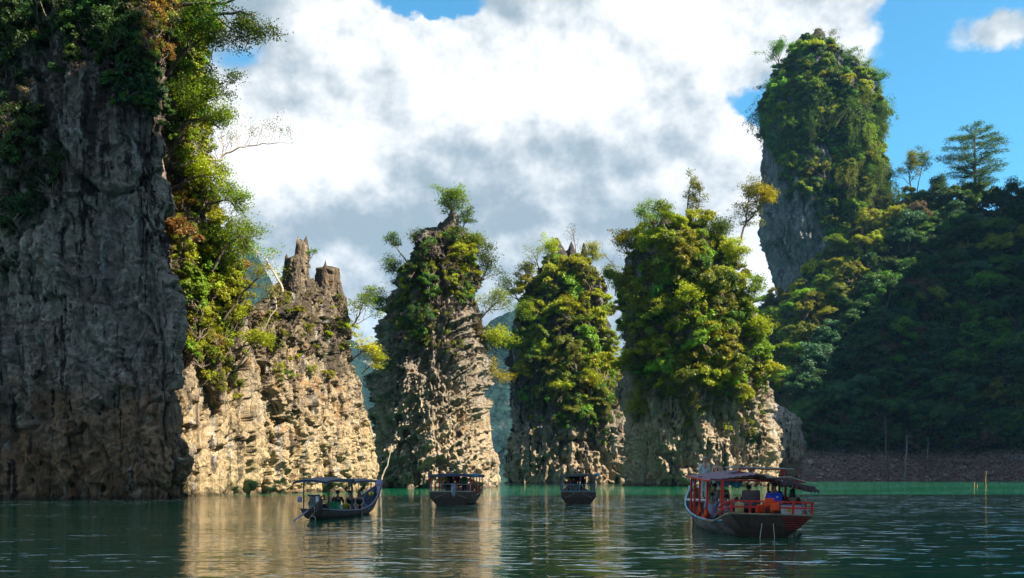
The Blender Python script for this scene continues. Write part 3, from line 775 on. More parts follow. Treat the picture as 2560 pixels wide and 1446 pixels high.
_cnt = {}
def place_plants(key, host, poly, n, meshes, colors, size, rr, kind='shrub', cat='shrub', mind=20, sink=.35, group=None):
    pts = sample_poly(poly, n, rr, mind); made = {}
    xs = [p[0] for p in pts] or [0]; ys = [p[1] for p in pts] or [0]
    for (x, y) in pts:
        loc, nor = shoot(key, x, y)
        if loc is None or loc.z < 1.2: continue
        s = rr.uniform(*size); c = pick(rr, colors); m = rr.choice(meshes)
        o = link(kind, m); o.color = tuple(COLOR[c]) + (1,)
        o.location = loc + nor * s * sink + Vector((0, 0, s * sink)); o.scale = (s, s, s * rr.uniform(.8, 1.15))
        o.rotation_euler = (rr.uniform(-.5, .5), rr.uniform(-.5, .5), rr.uniform(0, 6.28))
        fx = (x - min(xs)) / (max(xs) - min(xs) + 1); fy = (y - min(ys)) / (max(ys) - min(ys) + 1)
        vert = ['highest up', 'near the top', 'above middle', 'at mid height', 'below middle', 'low down'][min(5, int(fy * 6))]
        hor = ['left edge', 'left part', 'middle', 'right part', 'right edge'][min(4, int(fx * 5))]
        vn = {'deep': 'blackish green'}.get(c, c)
        lab = f'{"large" if s > (size[0] + size[1]) / 2 else "small"} {vn} {kind.replace("_", " ")} {vert}, {hor} of {host}'
        made.setdefault(lab, []).append((x, y, o)); tag(o, lab, cat, f'{group or kind + "s"} on {host}')
    for lab, lst in made.items():
        if lab in _seen: lst = _seen[lab] + lst
        _seen[lab] = lst
_seen = {}
def finish_labels():
    nth = ['first', 'second', 'third', 'fourth', 'fifth', 'sixth', 'seventh', 'eighth']
    for lab, lst in _seen.items():
        if len(lst) < 2: continue
        for i, (x, y, o) in enumerate(sorted(lst, key=lambda t: t[0])):
            o['label'] = lab + (', ' + ['left', 'right'][i] + ' of two' if len(lst) == 2 else f', {nth[min(i, 7)]} from left')

rr = random.Random(5)
HA, HB1, HB2, HC, HD, HE, HF, HG = ('the shaded cliff', 'the sunlit cliff', 'the fork-spired pinnacle', 'the tall central pinnacle', 'the black-crested pinnacle',
    'the widest pinnacle', 'the tallest tower', 'the dark hillside')
# shaded cliff: dark patches and a leafy top
topA = [(0, 0), (410, 0), (410, 300), (330, 330), (300, 250), (180, 150), (120, 260), (0, 330)]
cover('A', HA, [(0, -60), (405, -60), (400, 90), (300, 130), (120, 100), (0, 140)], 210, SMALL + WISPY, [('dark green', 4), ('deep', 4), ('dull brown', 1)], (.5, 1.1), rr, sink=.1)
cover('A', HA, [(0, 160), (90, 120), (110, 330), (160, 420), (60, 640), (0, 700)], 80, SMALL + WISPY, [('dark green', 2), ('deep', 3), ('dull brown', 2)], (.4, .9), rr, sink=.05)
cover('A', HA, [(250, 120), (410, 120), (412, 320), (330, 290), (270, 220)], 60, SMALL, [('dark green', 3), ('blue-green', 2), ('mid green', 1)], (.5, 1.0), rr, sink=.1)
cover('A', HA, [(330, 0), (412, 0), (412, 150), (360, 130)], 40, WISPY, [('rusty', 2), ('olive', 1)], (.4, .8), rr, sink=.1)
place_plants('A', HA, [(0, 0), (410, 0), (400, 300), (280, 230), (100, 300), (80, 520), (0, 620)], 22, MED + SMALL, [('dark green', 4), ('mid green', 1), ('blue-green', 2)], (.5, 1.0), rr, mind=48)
# sunlit cliff
polyB1 = [(415, -120), (520, -120), (500, 300), (545, 520), (610, 640), (620, 780), (600, 860), (540, 900), (520, 950), (470, 900), (440, 700)]
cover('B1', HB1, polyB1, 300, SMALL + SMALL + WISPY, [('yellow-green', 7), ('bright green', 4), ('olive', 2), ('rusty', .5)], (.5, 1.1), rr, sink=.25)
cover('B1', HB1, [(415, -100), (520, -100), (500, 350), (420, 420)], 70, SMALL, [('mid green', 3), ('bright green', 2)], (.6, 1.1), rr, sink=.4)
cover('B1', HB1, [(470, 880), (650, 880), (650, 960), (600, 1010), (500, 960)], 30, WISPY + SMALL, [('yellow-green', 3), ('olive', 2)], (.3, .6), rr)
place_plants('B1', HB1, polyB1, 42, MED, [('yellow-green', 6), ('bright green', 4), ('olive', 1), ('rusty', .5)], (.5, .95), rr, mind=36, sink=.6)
# forked pinnacle
cover('B2', HB2, [(650, 800), (700, 740), (860, 740), (890, 900), (800, 960), (650, 960)], 70, WISPY + SMALL, [('yellow-green', 3), ('olive', 3), ('dull brown', 2)], (.18, .42), rr)
place_plants('B2', HB2, [(640, 860), (700, 740), (860, 740), (890, 900), (860, 950), (700, 960)], 16, SMALL + WISPY, [('yellow-green', 5), ('bright green', 3)], (.4, .75), rr, mind=40, sink=.4)
# central pinnacle
cover('C', HC, [(985, 800), (1010, 700), (1060, 610), (1085, 620), (1070, 720), (1090, 860), (1020, 880)], 80, SMALL + WISPY, [('dark green', 3), ('mid green', 2), ('olive', 3), ('dull brown', 2)], (.45, .95), rr)
cover('C', HC, [(1110, 590), (1150, 590), (1195, 700), (1205, 860), (1170, 780), (1120, 720)], 60, SMALL + WISPY, [('yellow-green', 2), ('mid green', 3), ('olive', 3), ('dull brown', 3)], (.4, .9), rr)
cover('C', HC, [(1000, 880), (1100, 700), (1200, 780), (1200, 900), (1100, 920)], 30, WISPY, [('olive', 3), ('dull brown', 3)], (.3, .6), rr)
place_plants('C', HC, [(1000, 740), (1060, 620), (1085, 640), (1085, 860), (1030, 880)], 14, MED + SMALL, [('yellow-green', 4), ('bright green', 3), ('mid green', 3)], (.5, 1.0), rr, mind=26, sink=.4)
place_plants('C', HC, [(1115, 590), (1150, 590), (1195, 700), (1200, 800), (1150, 760)], 11, MED + SMALL, [('yellow-green', 5), ('bright green', 3), ('mid green', 2)], (.5, 1.05), rr, mind=26, sink=.4)
# black-crested pinnacle
polyD = [(1285, 860), (1300, 740), (1345, 650), (1480, 650), (1530, 740), (1545, 960), (1530, 1050), (1440, 1060), (1380, 980), (1290, 960)]
cover('D', HD, polyD, 190, SMALL + MED, [('yellow-green', 5), ('bright green', 2), ('olive', 4), ('mid green', 2)], (.7, 1.15), rr)
cover('D', HD, [(1270, 880), (1540, 880), (1540, 1060), (1440, 1090), (1290, 1000)], 80, WISPY + SMALL, [('mid green', 3), ('olive', 3), ('dark green', 2)], (.7, 1.3), rr)
place_plants('D', HD, polyD, 48, MED, [('yellow-green', 5), ('golden', 1), ('bright green', 3), ('olive', 3)], (.8, 1.9), rr, mind=30, sink=.5)
cover('D', HD, [(1420, 860), (1540, 860), (1540, 960), (1420, 960)], 14, VINE, [('mid green', 3), ('olive', 3)], (.7, 1.1), rr, name='creepers')
cover('D', HD, [(1300, 960), (1545, 960), (1540, 1120), (1320, 1080)], 46, WISPY + SMALL, [('mid green', 3), ('olive', 3), ('yellow-green', 1)], (.4, .9), rr, sink=.1)
# widest pinnacle
polyE = [(1560, 900), (1555, 740), (1610, 600), (1700, 560), (1770, 570), (1830, 650), (1890, 760), (1930, 960), (1860, 1000), (1760, 960), (1680, 980), (1590, 960)]
cover('E', HE, polyE, 220, SMALL + MED, [('yellow-green', 5), ('bright green', 4), ('olive', 3), ('mid green', 3)], (.6, 1.1), rr)
cover('E', HE, [(1560, 900), (1560, 700), (1640, 700), (1700, 900), (1650, 1000)], 50, WISPY, [('olive', 2), ('dark green', 3), ('dull brown', 2)], (.7, 1.2), rr)
place_plants('E', HE, polyE, 70, MED, [('yellow-green', 5), ('bright green', 4), ('olive', 2), ('mid green', 2)], (.7, 1.75), rr, mind=28, sink=.55)
cover('E', HE, [(1600, 900), (1880, 900), (1880, 1010), (1600, 1010)], 24, VINE, [('yellow-green', 3), ('olive', 3)], (.5, .9), rr, name='creepers')
cover('E', HE, [(1580, 950), (1920, 960), (1900, 1110), (1700, 1060), (1600, 1060)], 60, WISPY + SMALL, [('yellow-green', 2), ('olive', 3), ('mid green', 2)], (.35, .8), rr, sink=.1)
# tallest tower
polyF = [(1955, 470), (1935, 380), (1908, 330), (1905, 250), (1940, 160), (2000, 90), (2080, 110), (2190, 200), (2210, 350), (2225, 480), (2100, 620), (2040, 560), (2050, 480), (1960, 520)]
cover('F', HF, polyF, 420, MED, [('dark green', 3), ('mid green', 4), ('bright green', 3)], (.9, 1.8), rr, sink=.1)
cover('F', HF, [(2100, 240), (2205, 240), (2225, 480), (2130, 520)], 30, VINE, [('bright green', 3), ('mid green', 3)], (1.3, 2.2), rr, sink=1.0, name='creepers')
cover('F', HF, [(1905, 260), (2200, 260), (2200, 330), (1905, 330)], 22, VINE, [('dark green', 3), ('mid green', 3)], (1.4, 2.2), rr, sink=.8, name='creepers')
place_plants('F', HF, [(1920, 330), (1950, 200), (2000, 120), (2080, 120), (2190, 220), (2200, 300), (2060, 330)], 26, MED, [('bright green', 5), ('yellow-green', 3), ('mid green', 3)], (1.3, 2.4), rr, mind=30, sink=.4)
place_plants('F', HF, [(2080, 230), (2200, 240), (2225, 460), (2120, 460)], 20, BIG, [('bright green', 4), ('yellow-green', 4), ('mid green', 1)], (.45, .8), rr, mind=28, sink=.6, kind='creeper', cat='creeper')
place_plants('F', HF, [(2000, 400), (2220, 400), (2230, 600), (2100, 640), (2040, 560)], 16, MED, [('yellow-green', 4), ('golden', 1), ('olive', 3)], (1.3, 2.5), rr, mind=32, sink=.5)
# hillside; sun and shade put into the leaf colours, bright left, dark right
polyG = [(1990, 1100), (1990, 940), (2120, 740), (2250, 560), (2290, 505), (2560, 520), (2620, 520), (2620, 1100)]
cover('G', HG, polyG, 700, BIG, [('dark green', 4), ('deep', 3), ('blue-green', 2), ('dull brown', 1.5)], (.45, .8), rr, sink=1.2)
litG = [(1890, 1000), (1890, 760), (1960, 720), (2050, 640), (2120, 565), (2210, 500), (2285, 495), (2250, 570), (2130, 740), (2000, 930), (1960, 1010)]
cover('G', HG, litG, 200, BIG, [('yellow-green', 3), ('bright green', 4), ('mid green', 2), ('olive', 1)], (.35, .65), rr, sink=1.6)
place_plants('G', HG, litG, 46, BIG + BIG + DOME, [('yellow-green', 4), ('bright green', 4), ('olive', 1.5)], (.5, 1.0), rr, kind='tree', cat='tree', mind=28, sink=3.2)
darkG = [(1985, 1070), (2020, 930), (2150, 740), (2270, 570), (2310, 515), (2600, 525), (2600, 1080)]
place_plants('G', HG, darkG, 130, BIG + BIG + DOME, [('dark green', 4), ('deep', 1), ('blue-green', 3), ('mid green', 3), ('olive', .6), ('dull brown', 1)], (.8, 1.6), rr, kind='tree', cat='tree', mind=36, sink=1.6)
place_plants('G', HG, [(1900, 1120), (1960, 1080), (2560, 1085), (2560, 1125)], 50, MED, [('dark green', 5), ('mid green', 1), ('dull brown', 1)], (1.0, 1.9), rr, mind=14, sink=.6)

finish_labels()
def stone_mesh(seed):
    bm = bmesh.new(); bmesh.ops.create_icosphere(bm, subdivisions=2, radius=1.0); r_ = random.Random(seed)
    f_ = [Vector((r_.uniform(-1, 1), r_.uniform(-1, 1), r_.uniform(-1, 1))).normalized() for _ in range(9)]
    for v in bm.verts:
        for q in f_:
            dd = v.co.dot(q)
            if dd > .62: v.co -= q * (dd - .62)
        v.co = Vector((v.co.x * 1.2, v.co.y, v.co.z * .7))
    me = bpy.data.meshes.new('stone'); bm.to_mesh(me); bm.free(); me.materials.append(M_stone); return me
M_stone = bark_mat('bank_stone', (0.14, 0.075, 0.055), (0.38, 0.26, 0.21))
def dry_mesh(seed):
    rng = np.random.RandomState(seed); tb = Tubes()
    for k in range(9):
        a = rng.rand() * 6.28; p = np.array([rng.normal() * .6, rng.normal() * .6, 0]); d_ = np.array([math.cos(a), math.sin(a), .15 + .9 * rng.rand() ** 2])
        L_ = .8 + 1.8 * rng.rand(); tb.add([p, p + d_ * L_ * .5, p + d_ * L_ + rng.normal(size=3) * .2], .06, .02, 4)
    return mesh_np('driftwood', np.array(tb.v), np.array(tb.f), M_grey)
for nm, lab_, ms, n_, sz_, poly_ in (('rubble', 'pale stones littering the brown drawdown bank', [stone_mesh(q) for q in range(4)], 480, (.15, .7), [(1925, 1202), (1960, 1140), (2600, 1140), (2600, 1202)]),
                              ('driftwood', 'tangled grey dead sticks along the brown bank', [dry_mesh(q) for q in range(4)], 170, (.5, 1.3), [(1925, 1198), (1960, 1125), (2600, 1125), (2600, 1198)])):
    it = []
    for x, y in sample_poly(poly_, n_, rr):
        loc, nor = shoot('G', x, y)
        if loc is not None: it.append((loc, rr.uniform(*sz_) * (1 if rr.random() > .07 else 2), rr.uniform(0, 6.28), (rr.uniform(-.5, .5), rr.uniform(-.5, .5))))
    stuff(nm, lab_, it, ms, 'olive', 0)
# ---- single trees with visible limbs
def grow(path, r0, r1, seed, label, cat='tree', depth=2, nb=6, blen=.45, leafn=60, leaf=.25, clump=.6, color='mid green', bark=None, start=.35, up=.35, flat=.6, name='tree', droop=0.0, side=1.0):
    """A tree grown along a world-space path: wood is the part trunk, leaves the part crown."""
    rng = np.random.RandomState(seed)
    pts = [np.array(p, float) for p in path]
    base = pts[0].copy(); pts = [p - base for p in pts]
    fine = []
    for i in range(len(pts) - 1):
        for k in range(4):
            fine.append(pts[i] * (1 - k / 4) + pts[i + 1] * (k / 4))
    fine.append(pts[-1])
    L = sum(np.linalg.norm(fine[i + 1] - fine[i]) for i in range(len(fine) - 1))
    for i in range(1, len(fine) - 1): fine[i] = fine[i] + rng.normal(size=3) * L * .006
    tb = Tubes(); tb.add(fine, r0, r1, 7)
    tips = []
    def branch(p, d, ln, r, lev):
        n = 4; q = [p]; dd = d / np.linalg.norm(d)
        for k in range(n):
            dd = dd + rng.normal(size=3) * .2 + np.array([0, 0, up * .25 - droop * .3]); dd /= np.linalg.norm(dd)
            q.append(q[-1] + dd * ln / n)
        tb.add(q, r, r * .35, 4)
        if lev <= 0:
            tips.extend([q[-1], q[-2]]); return
        for k in range(3 + (lev > 1)):
            i = rng.randint(1, n + 1)
            nd = dd + rng.normal(size=3) * .75 + np.array([0, 0, up * .6 - droop]); branch(q[i], nd, ln * rng.uniform(.45, .7), r * .5, lev - 1)
        tips.append(q[-1])
    for k in range(nb):
        f = start + (1 - start) * (k + rng.rand() * .6) / nb; f = min(f, .99)
        x = f * (len(fine) - 1); i = int(x); p = fine[i] * (1 - (x - i)) + fine[min(i + 1, len(fine) - 1)] * (x - i)
        t = fine[min(i + 1, len(fine) - 1)] - fine[max(i - 1, 0)]; t /= np.linalg.norm(t)
        a = rng.rand() * 6.28; o = np.array([math.cos(a), math.sin(a) * .8, 0])
        o = o - t * o.dot(t); d = o * side + t * .55 + np.array([0, 0, up])
        branch(p, d, L * blen * rng.uniform(.6, 1.1) * (1.1 - .5 * f), (r0 + (r1 - r0) * f) * .55, depth - 1)
    tips.append(fine[-1])
    root = bpy.data.objects.new(name, None); COL.objects.link(root); root.location = base
    tag(root, label, cat)
    tm = mesh_np('trunk', np.array(tb.v), np.array(tb.f), bark or M_bark); link('trunk', tm, root)
    if leafn:
        V, T = [], []
        for c in tips:
            n = max(3, int(leafn * (.5 + rng.rand())))
            p = c + rng.normal(size=(n, 3)) * clump * np.array([.55, .55, .55 * flat])
            v, t = leaves_np(p, rng.normal(size=(n, 3)) * .5 + np.array([0, 0, .8]), leaf, rng, np.clip(rng.rand() * .5 + .45 * rng.rand(n), 0, 1)); V.append(v); T.append(t)
        me = plant_mesh('crown', np.concatenate(V), np.concatenate(T), None, M_bark)
        co = link('crown', me, root); co.color = tuple(COLOR[color]) + (1,)
    return root
def PP(d, *xy): return [P(x, y, d) for x, y in xy]
# above the sunlit cliff: overhanging trees
grow(PP(88, (400, 20), (470, 12), (560, 8), (640, -20)), .22, .06, 201, 'dark leafy limb reaching over the sky from the top of the shaded cliff', nb=9, blen=.40, leafn=80, leaf=.2, clump=.85, color='mid green', start=.1, up=.0)
grow(PP(89, (430, 60), (520, 40), (600, 30), (640, 40)), .2, .05, 202, 'leafy branch drooping against the clouds, lowest of the limbs at the cliff top', nb=9, blen=.42, leafn=80, leaf=.2, clump=.8, color='mid green', start=.2, up=-.1, droop=.5)
grow(PP(90, (420, 190), (455, 130), (500, 100), (520, 40)), .2, .06, 203, 'green tree growing up the corner of the sunlit cliff near its top', nb=9, blen=.5, leafn=90, leaf=.2, clump=.9, color='bright green', start=.2)
grow(PP(90, (418, 295), (450, 270), (500, 240), (560, 235)), .16, .05, 204, 'green branch with dark tips stretching right above the bare pale branch', nb=9, blen=.45, leafn=80, leaf=.19, clump=.75, color='mid green', start=.15)
grow(PP(90, (430, 340), (470, 300), (520, 300), (550, 320)), .16, .05, 205, 'bright green leafy tree right above the bare pale branch', nb=9, blen=.5, leafn=80, leaf=.19, clump=.85, color='bright green', start=.15)
grow(PP(92, (420, 428), (480, 404), (550, 400), (575, 382), (610, 366), (650, 362), (690, 358), (733, 358)), .13, .015, 206, 'long bare pale branch curving out over the sky with sparse twigs', 'branch', nb=12, blen=.20, leafn=2, leaf=.13, clump=.3, color='olive', bark=M_pale, start=.3, up=.9, depth=3, name='bare_branch')
grow(PP(92, (430, 470), (500, 440), (540, 445)), .14, .04, 207, 'yellow-green bough just below the bare pale branch', nb=8, blen=.5, leafn=70, leaf=.18, clump=.7, color='yellow-green', start=.15)
grow(PP(94, (470, 560), (520, 510), (570, 500), (590, 520)), .16, .05, 208, 'sunny green tree at the shoulder of the sunlit cliff', nb=9, blen=.45, leafn=80, leaf=.18, clump=.8, color='bright green', start=.2)
grow(PP(96, (530, 680), (560, 620), (600, 590), (620, 610)), .16, .05, 209, 'bright green tree bulging out of the middle of the sunlit cliff', nb=9, blen=.45, leafn=90, leaf=.18, clump=.8, color='bright green', start=.2)
grow(PP(97, (560, 800), (600, 740), (640, 700), (650, 690)), .12, .04, 210, 'thin dark tree leaning up to the right on the lower sunlit cliff', nb=7, blen=.4, leafn=22, leaf=.17, clump=.6, color='yellow-green', start=.4)
grow(PP(99, (590, 920), (620, 880), (645, 850), (690, 770), (682, 720)), .1, .03, 211, 'slender pale tree rising between the sunlit cliff and the forked pinnacle', nb=7, blen=.3, leafn=16, leaf=.17, clump=.5, color='yellow-green', bark=M_pale, start=.35)
grow(PP(98, (580, 880), (610, 866), (640, 858), (660, 862)), .11, .03, 212, 'low spreading yellow-green tree at the foot of the growth on the sunlit cliff', nb=8, blen=.45, leafn=45, leaf=.17, clump=.7, color='yellow-green', start=.2, flat=.3)
# forked pinnacle trees
grow(PP(107, (712, 762), (705, 720), (685, 682), (665, 650), (638, 625)), .15, .04, 213, 'bare pale trunk leaning left from the shoulder of the forked pinnacle', nb=8, blen=.34, leafn=16, leaf=.2, clump=.8, color='bright green', bark=M_pale, start=.4, flat=.25)
grow(PP(109, (768, 660), (778, 645), (786, 632)), .05, .02, 214, 'tiny tuft of a shrub beside the top of the forked spire', 'shrub', nb=5, blen=.6, leafn=10, leaf=.16, clump=.3, color='mid green', start=.4, name='shrub')
grow(PP(117, (868, 830), (890, 805), (905, 770), (915, 735)), .13, .03, 215, 'airy green tree leaning off the right side of the forked pinnacle', nb=9, blen=.5, leafn=22, leaf=.22, clump=.75, color='bright green', start=.2, up=.4, flat=.4)
grow(PP(118, (880, 900), (905, 880), (930, 880)), .1, .03, 216, 'low yellow tree on the right shoulder of the forked pinnacle', nb=8, blen=.6, leafn=26, leaf=.2, clump=.8, color='golden', start=.2, flat=.3)
grow(PP(120, (905, 935), (925, 915), (955, 905)), .09, .03, 217, 'pale yellow-green tree hanging over the gap beside the central pinnacle', nb=7, blen=.6, leafn=26, leaf=.2, clump=.7, color='yellow-green', start=.2, flat=.3)
# central pinnacle trees
grow(PP(149, (1128, 580), (1126, 550), (1130, 518), (1126, 494)), .16, .05, 220, 'small green tree crowning the tip of the central pinnacle', nb=10, blen=.55, leafn=60, leaf=.26, clump=.9, color='bright green', start=.3, flat=.5)
grow(PP(150, (1150, 600), (1158, 570), (1170, 540)), .1, .04, 221, 'thin tree just right of the tip of the central pinnacle', nb=7, blen=.5, leafn=30, leaf=.24, clump=.7, color='mid green', start=.4, flat=.4)
grow(PP(150, (1038, 680), (1010, 645), (990, 618), (978, 600)), .16, .04, 222, 'curved tree leaning left off the central pinnacle against grey cloud', nb=6, blen=.3, leafn=30, leaf=.24, clump=.7, color='mid green', start=.6, flat=.5, bark=M_pale)
grow(PP(150, (1020, 720), (1000, 690), (980, 670)), .13, .04, 223, 'airy tree on the upper left edge of the central pinnacle', nb=9, blen=.6, leafn=35, leaf=.24, clump=1.0, color='mid green', start=.2, flat=.5)
grow(PP(151, (985, 810), (965, 775), (940, 750)), .16, .05, 224, 'spreading blue-green tree on the left side of the central pinnacle', nb=10, blen=.6, leafn=34, leaf=.25, clump=1.1, color='mid green', start=.2, flat=.45)
grow(PP(151, (1050, 640), (1055, 620), (1045, 605)), .1, .04, 225, 'yellow-green tree on the upper left shoulder of the central pinnacle', nb=9, blen=.9, leafn=50, leaf=.24, clump=.9, color='yellow-green', start=.1)
grow(PP(150, (1150, 680), (1165, 640), (1180, 610)), .16, .05, 226, 'round green tree at the upper right of the central pinnacle', nb=11, blen=.6, leafn=70, leaf=.26, clump=1.0, color='bright green', start=.2)
grow(PP(149, (1185, 720), (1215, 680), (1225, 640)), .16, .05, 227, 'tall airy tree on the right edge of the central pinnacle', nb=10, blen=.5, leafn=40, leaf=.25, clump=1.0, color='mid green', start=.2)
grow(PP(148, (1130, 730), (1140, 700), (1150, 690)), .14, .05, 228, 'brilliant lime tree on the upper face of the central pinnacle', nb=12, blen=1.2, leafn=80, leaf=.26, clump=1.0, color='yellow-green', start=.1)
grow(PP(150, (1200, 800), (1225, 770), (1245, 755)), .12, .04, 229, 'golden tree halfway up the right edge of the central pinnacle', nb=9, blen=.7, leafn=36, leaf=.25, clump=1.0, color='olive', start=.2)
grow(PP(150, (1205, 900), (1230, 860), (1255, 840)), .14, .04, 230, 'yellow tree hanging over the narrow gap from the central pinnacle', nb=10, blen=.6, leafn=40, leaf=.25, clump=1.1, color='yellow-green', start=.2)
grow(PP(151, (1210, 960), (1228, 940), (1250, 950)), .1, .03, 231, 'lowest golden tree drooping into the narrow gap', nb=8, blen=.7, leafn=26, leaf=.24, clump=.9, color='golden', start=.2)
# black-crested pinnacle
grow(PP(218, (1300, 760), (1285, 730), (1275, 700)), .16, .05, 240, 'thin tree reaching left off the black-crested pinnacle', nb=10, blen=.7, leafn=26, leaf=.3, clump=1.2, color='mid green', start=.1)
grow(PP(218, (1350, 680), (1340, 650), (1330, 625)), .13, .04, 241, 'feathery bare tree left of the black crest', nb=9, blen=.6, leafn=10, leaf=.28, clump=1.0, color='olive', start=.2)
grow(PP(218, (1440, 640), (1436, 600), (1430, 575)), .12, .03, 242, 'bare twiggy tree standing behind the black crest', nb=9, blen=.45, leafn=2, leaf=.25, clump=.7, color='dull brown', start=.2)
grow(PP(217, (1290, 900), (1270, 870), (1262, 860)), .14, .04, 243, 'green tree on the lower left edge of the black-crested pinnacle', nb=9, blen=.7, leafn=40, leaf=.3, clump=1.2, color='bright green', start=.1)
# widest pinnacle
grow(PP(174, (1712, 600), (1716, 540), (1722, 490), (1728, 445)), .2, .05, 250, 'tall crooked sparse tree on the summit of the widest pinnacle', nb=11, blen=.22, leafn=22, leaf=.25, clump=.6, color='olive', start=.35, flat=.5)
grow(PP(174, (1736, 590), (1742, 540), (1750, 500), (1748, 470)), .14, .04, 251, 'slimmer sparse tree right beside the tall crooked tree', nb=10, blen=.25, leafn=24, leaf=.25, clump=.6, color='olive', start=.3)
grow(PP(177, (1838, 640), (1852, 600), (1864, 560), (1868, 520), (1872, 490)), .26, .06, 252, 'leaning tree with a dark fork and gold-tipped crown right of the widest pinnacle summit', nb=12, blen=.42, leafn=55, leaf=.28, clump=1.1, color='olive', start=.45, flat=.5)
grow(PP(177, (1864, 560), (1890, 530), (1912, 510), (1930, 500)), .14, .05, 253, 'golden side bough of the leaning tree in front of the tallest tower', 'branch', nb=9, blen=.5, leafn=55, leaf=.28, clump=.9, color='golden', start=.4, flat=.5, name='bough')
grow(PP(174, (1640, 620), (1622, 570), (1612, 530)), .15, .05, 254, 'airy green tree on the left shoulder of the widest pinnacle', nb=11, blen=.5, leafn=40, leaf=.27, clump=1.0, color='bright green', start=.15)
grow(PP(174, (1610, 680), (1590, 640), (1582, 620)), .14, .05, 255, 'green tree at the upper left edge of the widest pinnacle', nb=10, blen=.8, leafn=40, leaf=.27, clump=1.0, color='mid green', start=.1)
grow(PP(190, (1585, 740), (1560, 700), (1530, 660), (1503, 624)), .16, .03, 256, 'dead bare trunk slanting up left between the two leafy pinnacles', nb=6, blen=.2, leafn=0, depth=2, start=.3, color='olive')
grow(PP(172, (1770, 640), (1775, 600), (1780, 580)), .18, .06, 257, 'dense green tree just under the summit of the widest pinnacle', nb=12, blen=1.0, leafn=80, leaf=.28, clump=1.3, color='mid green', start=.1)
for i, (k, x, y, c, lab) in enumerate([
    ('E', 1580, 660, 'yellow-green', 'airy yellow-green tree at the upper left corner of the widest pinnacle'), ('E', 1668, 590, 'bright green', 'airy bright tree left of the rock teeth of the widest pinnacle'), ('E', 1800, 625, 'bright green', 'feathery tree on the upper right shoulder of the widest pinnacle'),
    ('E', 1835, 690, 'yellow-green', 'feathery yellow-green tree on the right slope of the widest pinnacle'), ('E', 1875, 780, 'bright green', 'long-limbed tree leaning out of the right slope of the widest pinnacle'), ('E', 1890, 880, 'yellow-green', 'glowing yellow-green tree low on the right edge of the widest pinnacle'),
    ('E', 1625, 820, 'olive', 'thin-trunked olive tree on the dark left face of the widest pinnacle'), ('E', 1730, 800, 'yellow-green', 'pale-trunked tree in the centre of the widest pinnacle'), ('E', 1780, 900, 'yellow-green', 'lowest pale-trunked tree on the widest pinnacle'),
    ('E', 1570, 770, 'olive', 'sparse tree on the left edge of the widest pinnacle'), ('D', 1318, 730, 'olive', 'sparse tree at the upper left edge of the black-crested pinnacle'), ('D', 1370, 670, 'yellow-green', 'airy tree just left below the black crest'),
    ('D', 1470, 680, 'yellow-green', 'airy tree just right below the black crest'), ('D', 1510, 740, 'bright green', 'feathery tree on the right shoulder of the black-crested pinnacle'), ('D', 1300, 830, 'bright green', 'tree leaning off the left edge of the black-crested pinnacle'),
    ('D', 1410, 820, 'yellow-green', 'pale-trunked tree in the middle of the black-crested pinnacle'), ('D', 1470, 1000, 'yellow-green', 'lowest bright tree on the face of the black-crested pinnacle'), ('D', 1530, 860, 'olive', 'olive tree at the right edge of the black-crested pinnacle')]):
    loc, nor = shoot(k, x, y)
    if loc is None: continue
    o_ = Vector((nor.x, nor.y, 0)) * 1.0; h_ = 4.0 if k == 'E' else 4.6
    grow([loc - o_, loc + o_ * 1.2 + Vector((0, 0, h_ * .35)), loc + o_ * 2.0 + Vector((0, 0, h_ * .7)), loc + o_ * 2.2 + Vector((0, 0, h_))], .13, .04, 400 + i, lab, nb=10, blen=.5, leafn=34, leaf=.3, clump=.95, color=c, start=.35, flat=.45, bark=M_pale if i % 2 else M_bark)
# shoreline wedge between widest pinnacle and hillside
# skyline trees
def layered_tree(base, h, w, seed, label, color, leaf=.5):
    """Emergent tree: one straight trunk, many near-horizontal tiers with gaps."""
    rng = np.random.RandomState(seed); tb = Tubes(); V, T = [], []
    b0 = np.array(base, float)
    tb.add([(0, 0, 0), (.3, 0, h * .35), (.1, 0, h * .7), (.2, 0, h * .97)], .75, .12, 8)
    for k in range(64):
        f = .24 + .74 * (k + rng.rand()) / 64
        prof = math.sin(min(1, (f - .12) / .62) * math.pi / 2) if f < .74 else math.sqrt(max(0, 1 - ((f - .74) / .27) ** 2))
        L = w * prof * rng.uniform(.75, 1.08) + .6; a = k * 2.4 + rng.rand() * .6
        d = np.array([math.cos(a), math.sin(a), 0]); z0 = h * f - L * rng.uniform(.05, .35)
        pts = [np.array([0, 0, z0 - .5]), d * L * .4 + [0, 0, z0 + L * .04], d * L * .75 + [0, 0, z0 + L * .13], d * L + [0, 0, z0 + L * .12]]
        tb.add(pts, .16, .04, 4)
        for u in np.arange(.3, 1.03, .115):
            i = min(2, int(u * 3)); c = pts[i] * (1 - (u * 3 - i)) + pts[i + 1] * (u * 3 - i)
            c = c + np.array([-d[1], d[0], 0]) * rng.normal() * L * .16 * u
            n = 60
            p = c + rng.normal(size=(n, 3)) * np.array([.85, .85, .38])
            v, t = leaves_np(p, rng.normal(size=(n, 3)) * .35 + np.array([0, 0, 1]), leaf, rng, np.clip(.2 + .5 * rng.rand(n), 0, 1)); V.append(v); T.append(t)
    root = bpy.data.objects.new('tree', None); COL.objects.link(root); root.location = base; tag(root, label, 'tree')
    link('trunk', mesh_np('trunk', np.array(tb.v), np.array(tb.f), M_bark), root)
    co = link('crown', plant_mesh('crown', np.concatenate(V), np.concatenate(T), None, M_bark), root); co.color = tuple(COLOR[color]) + (1,)
layered_tree(P(2436, 520, 368), 30.0, 12.2, 300, 'large dark round-crowned tree standing free on the hillside skyline', 'dark green')
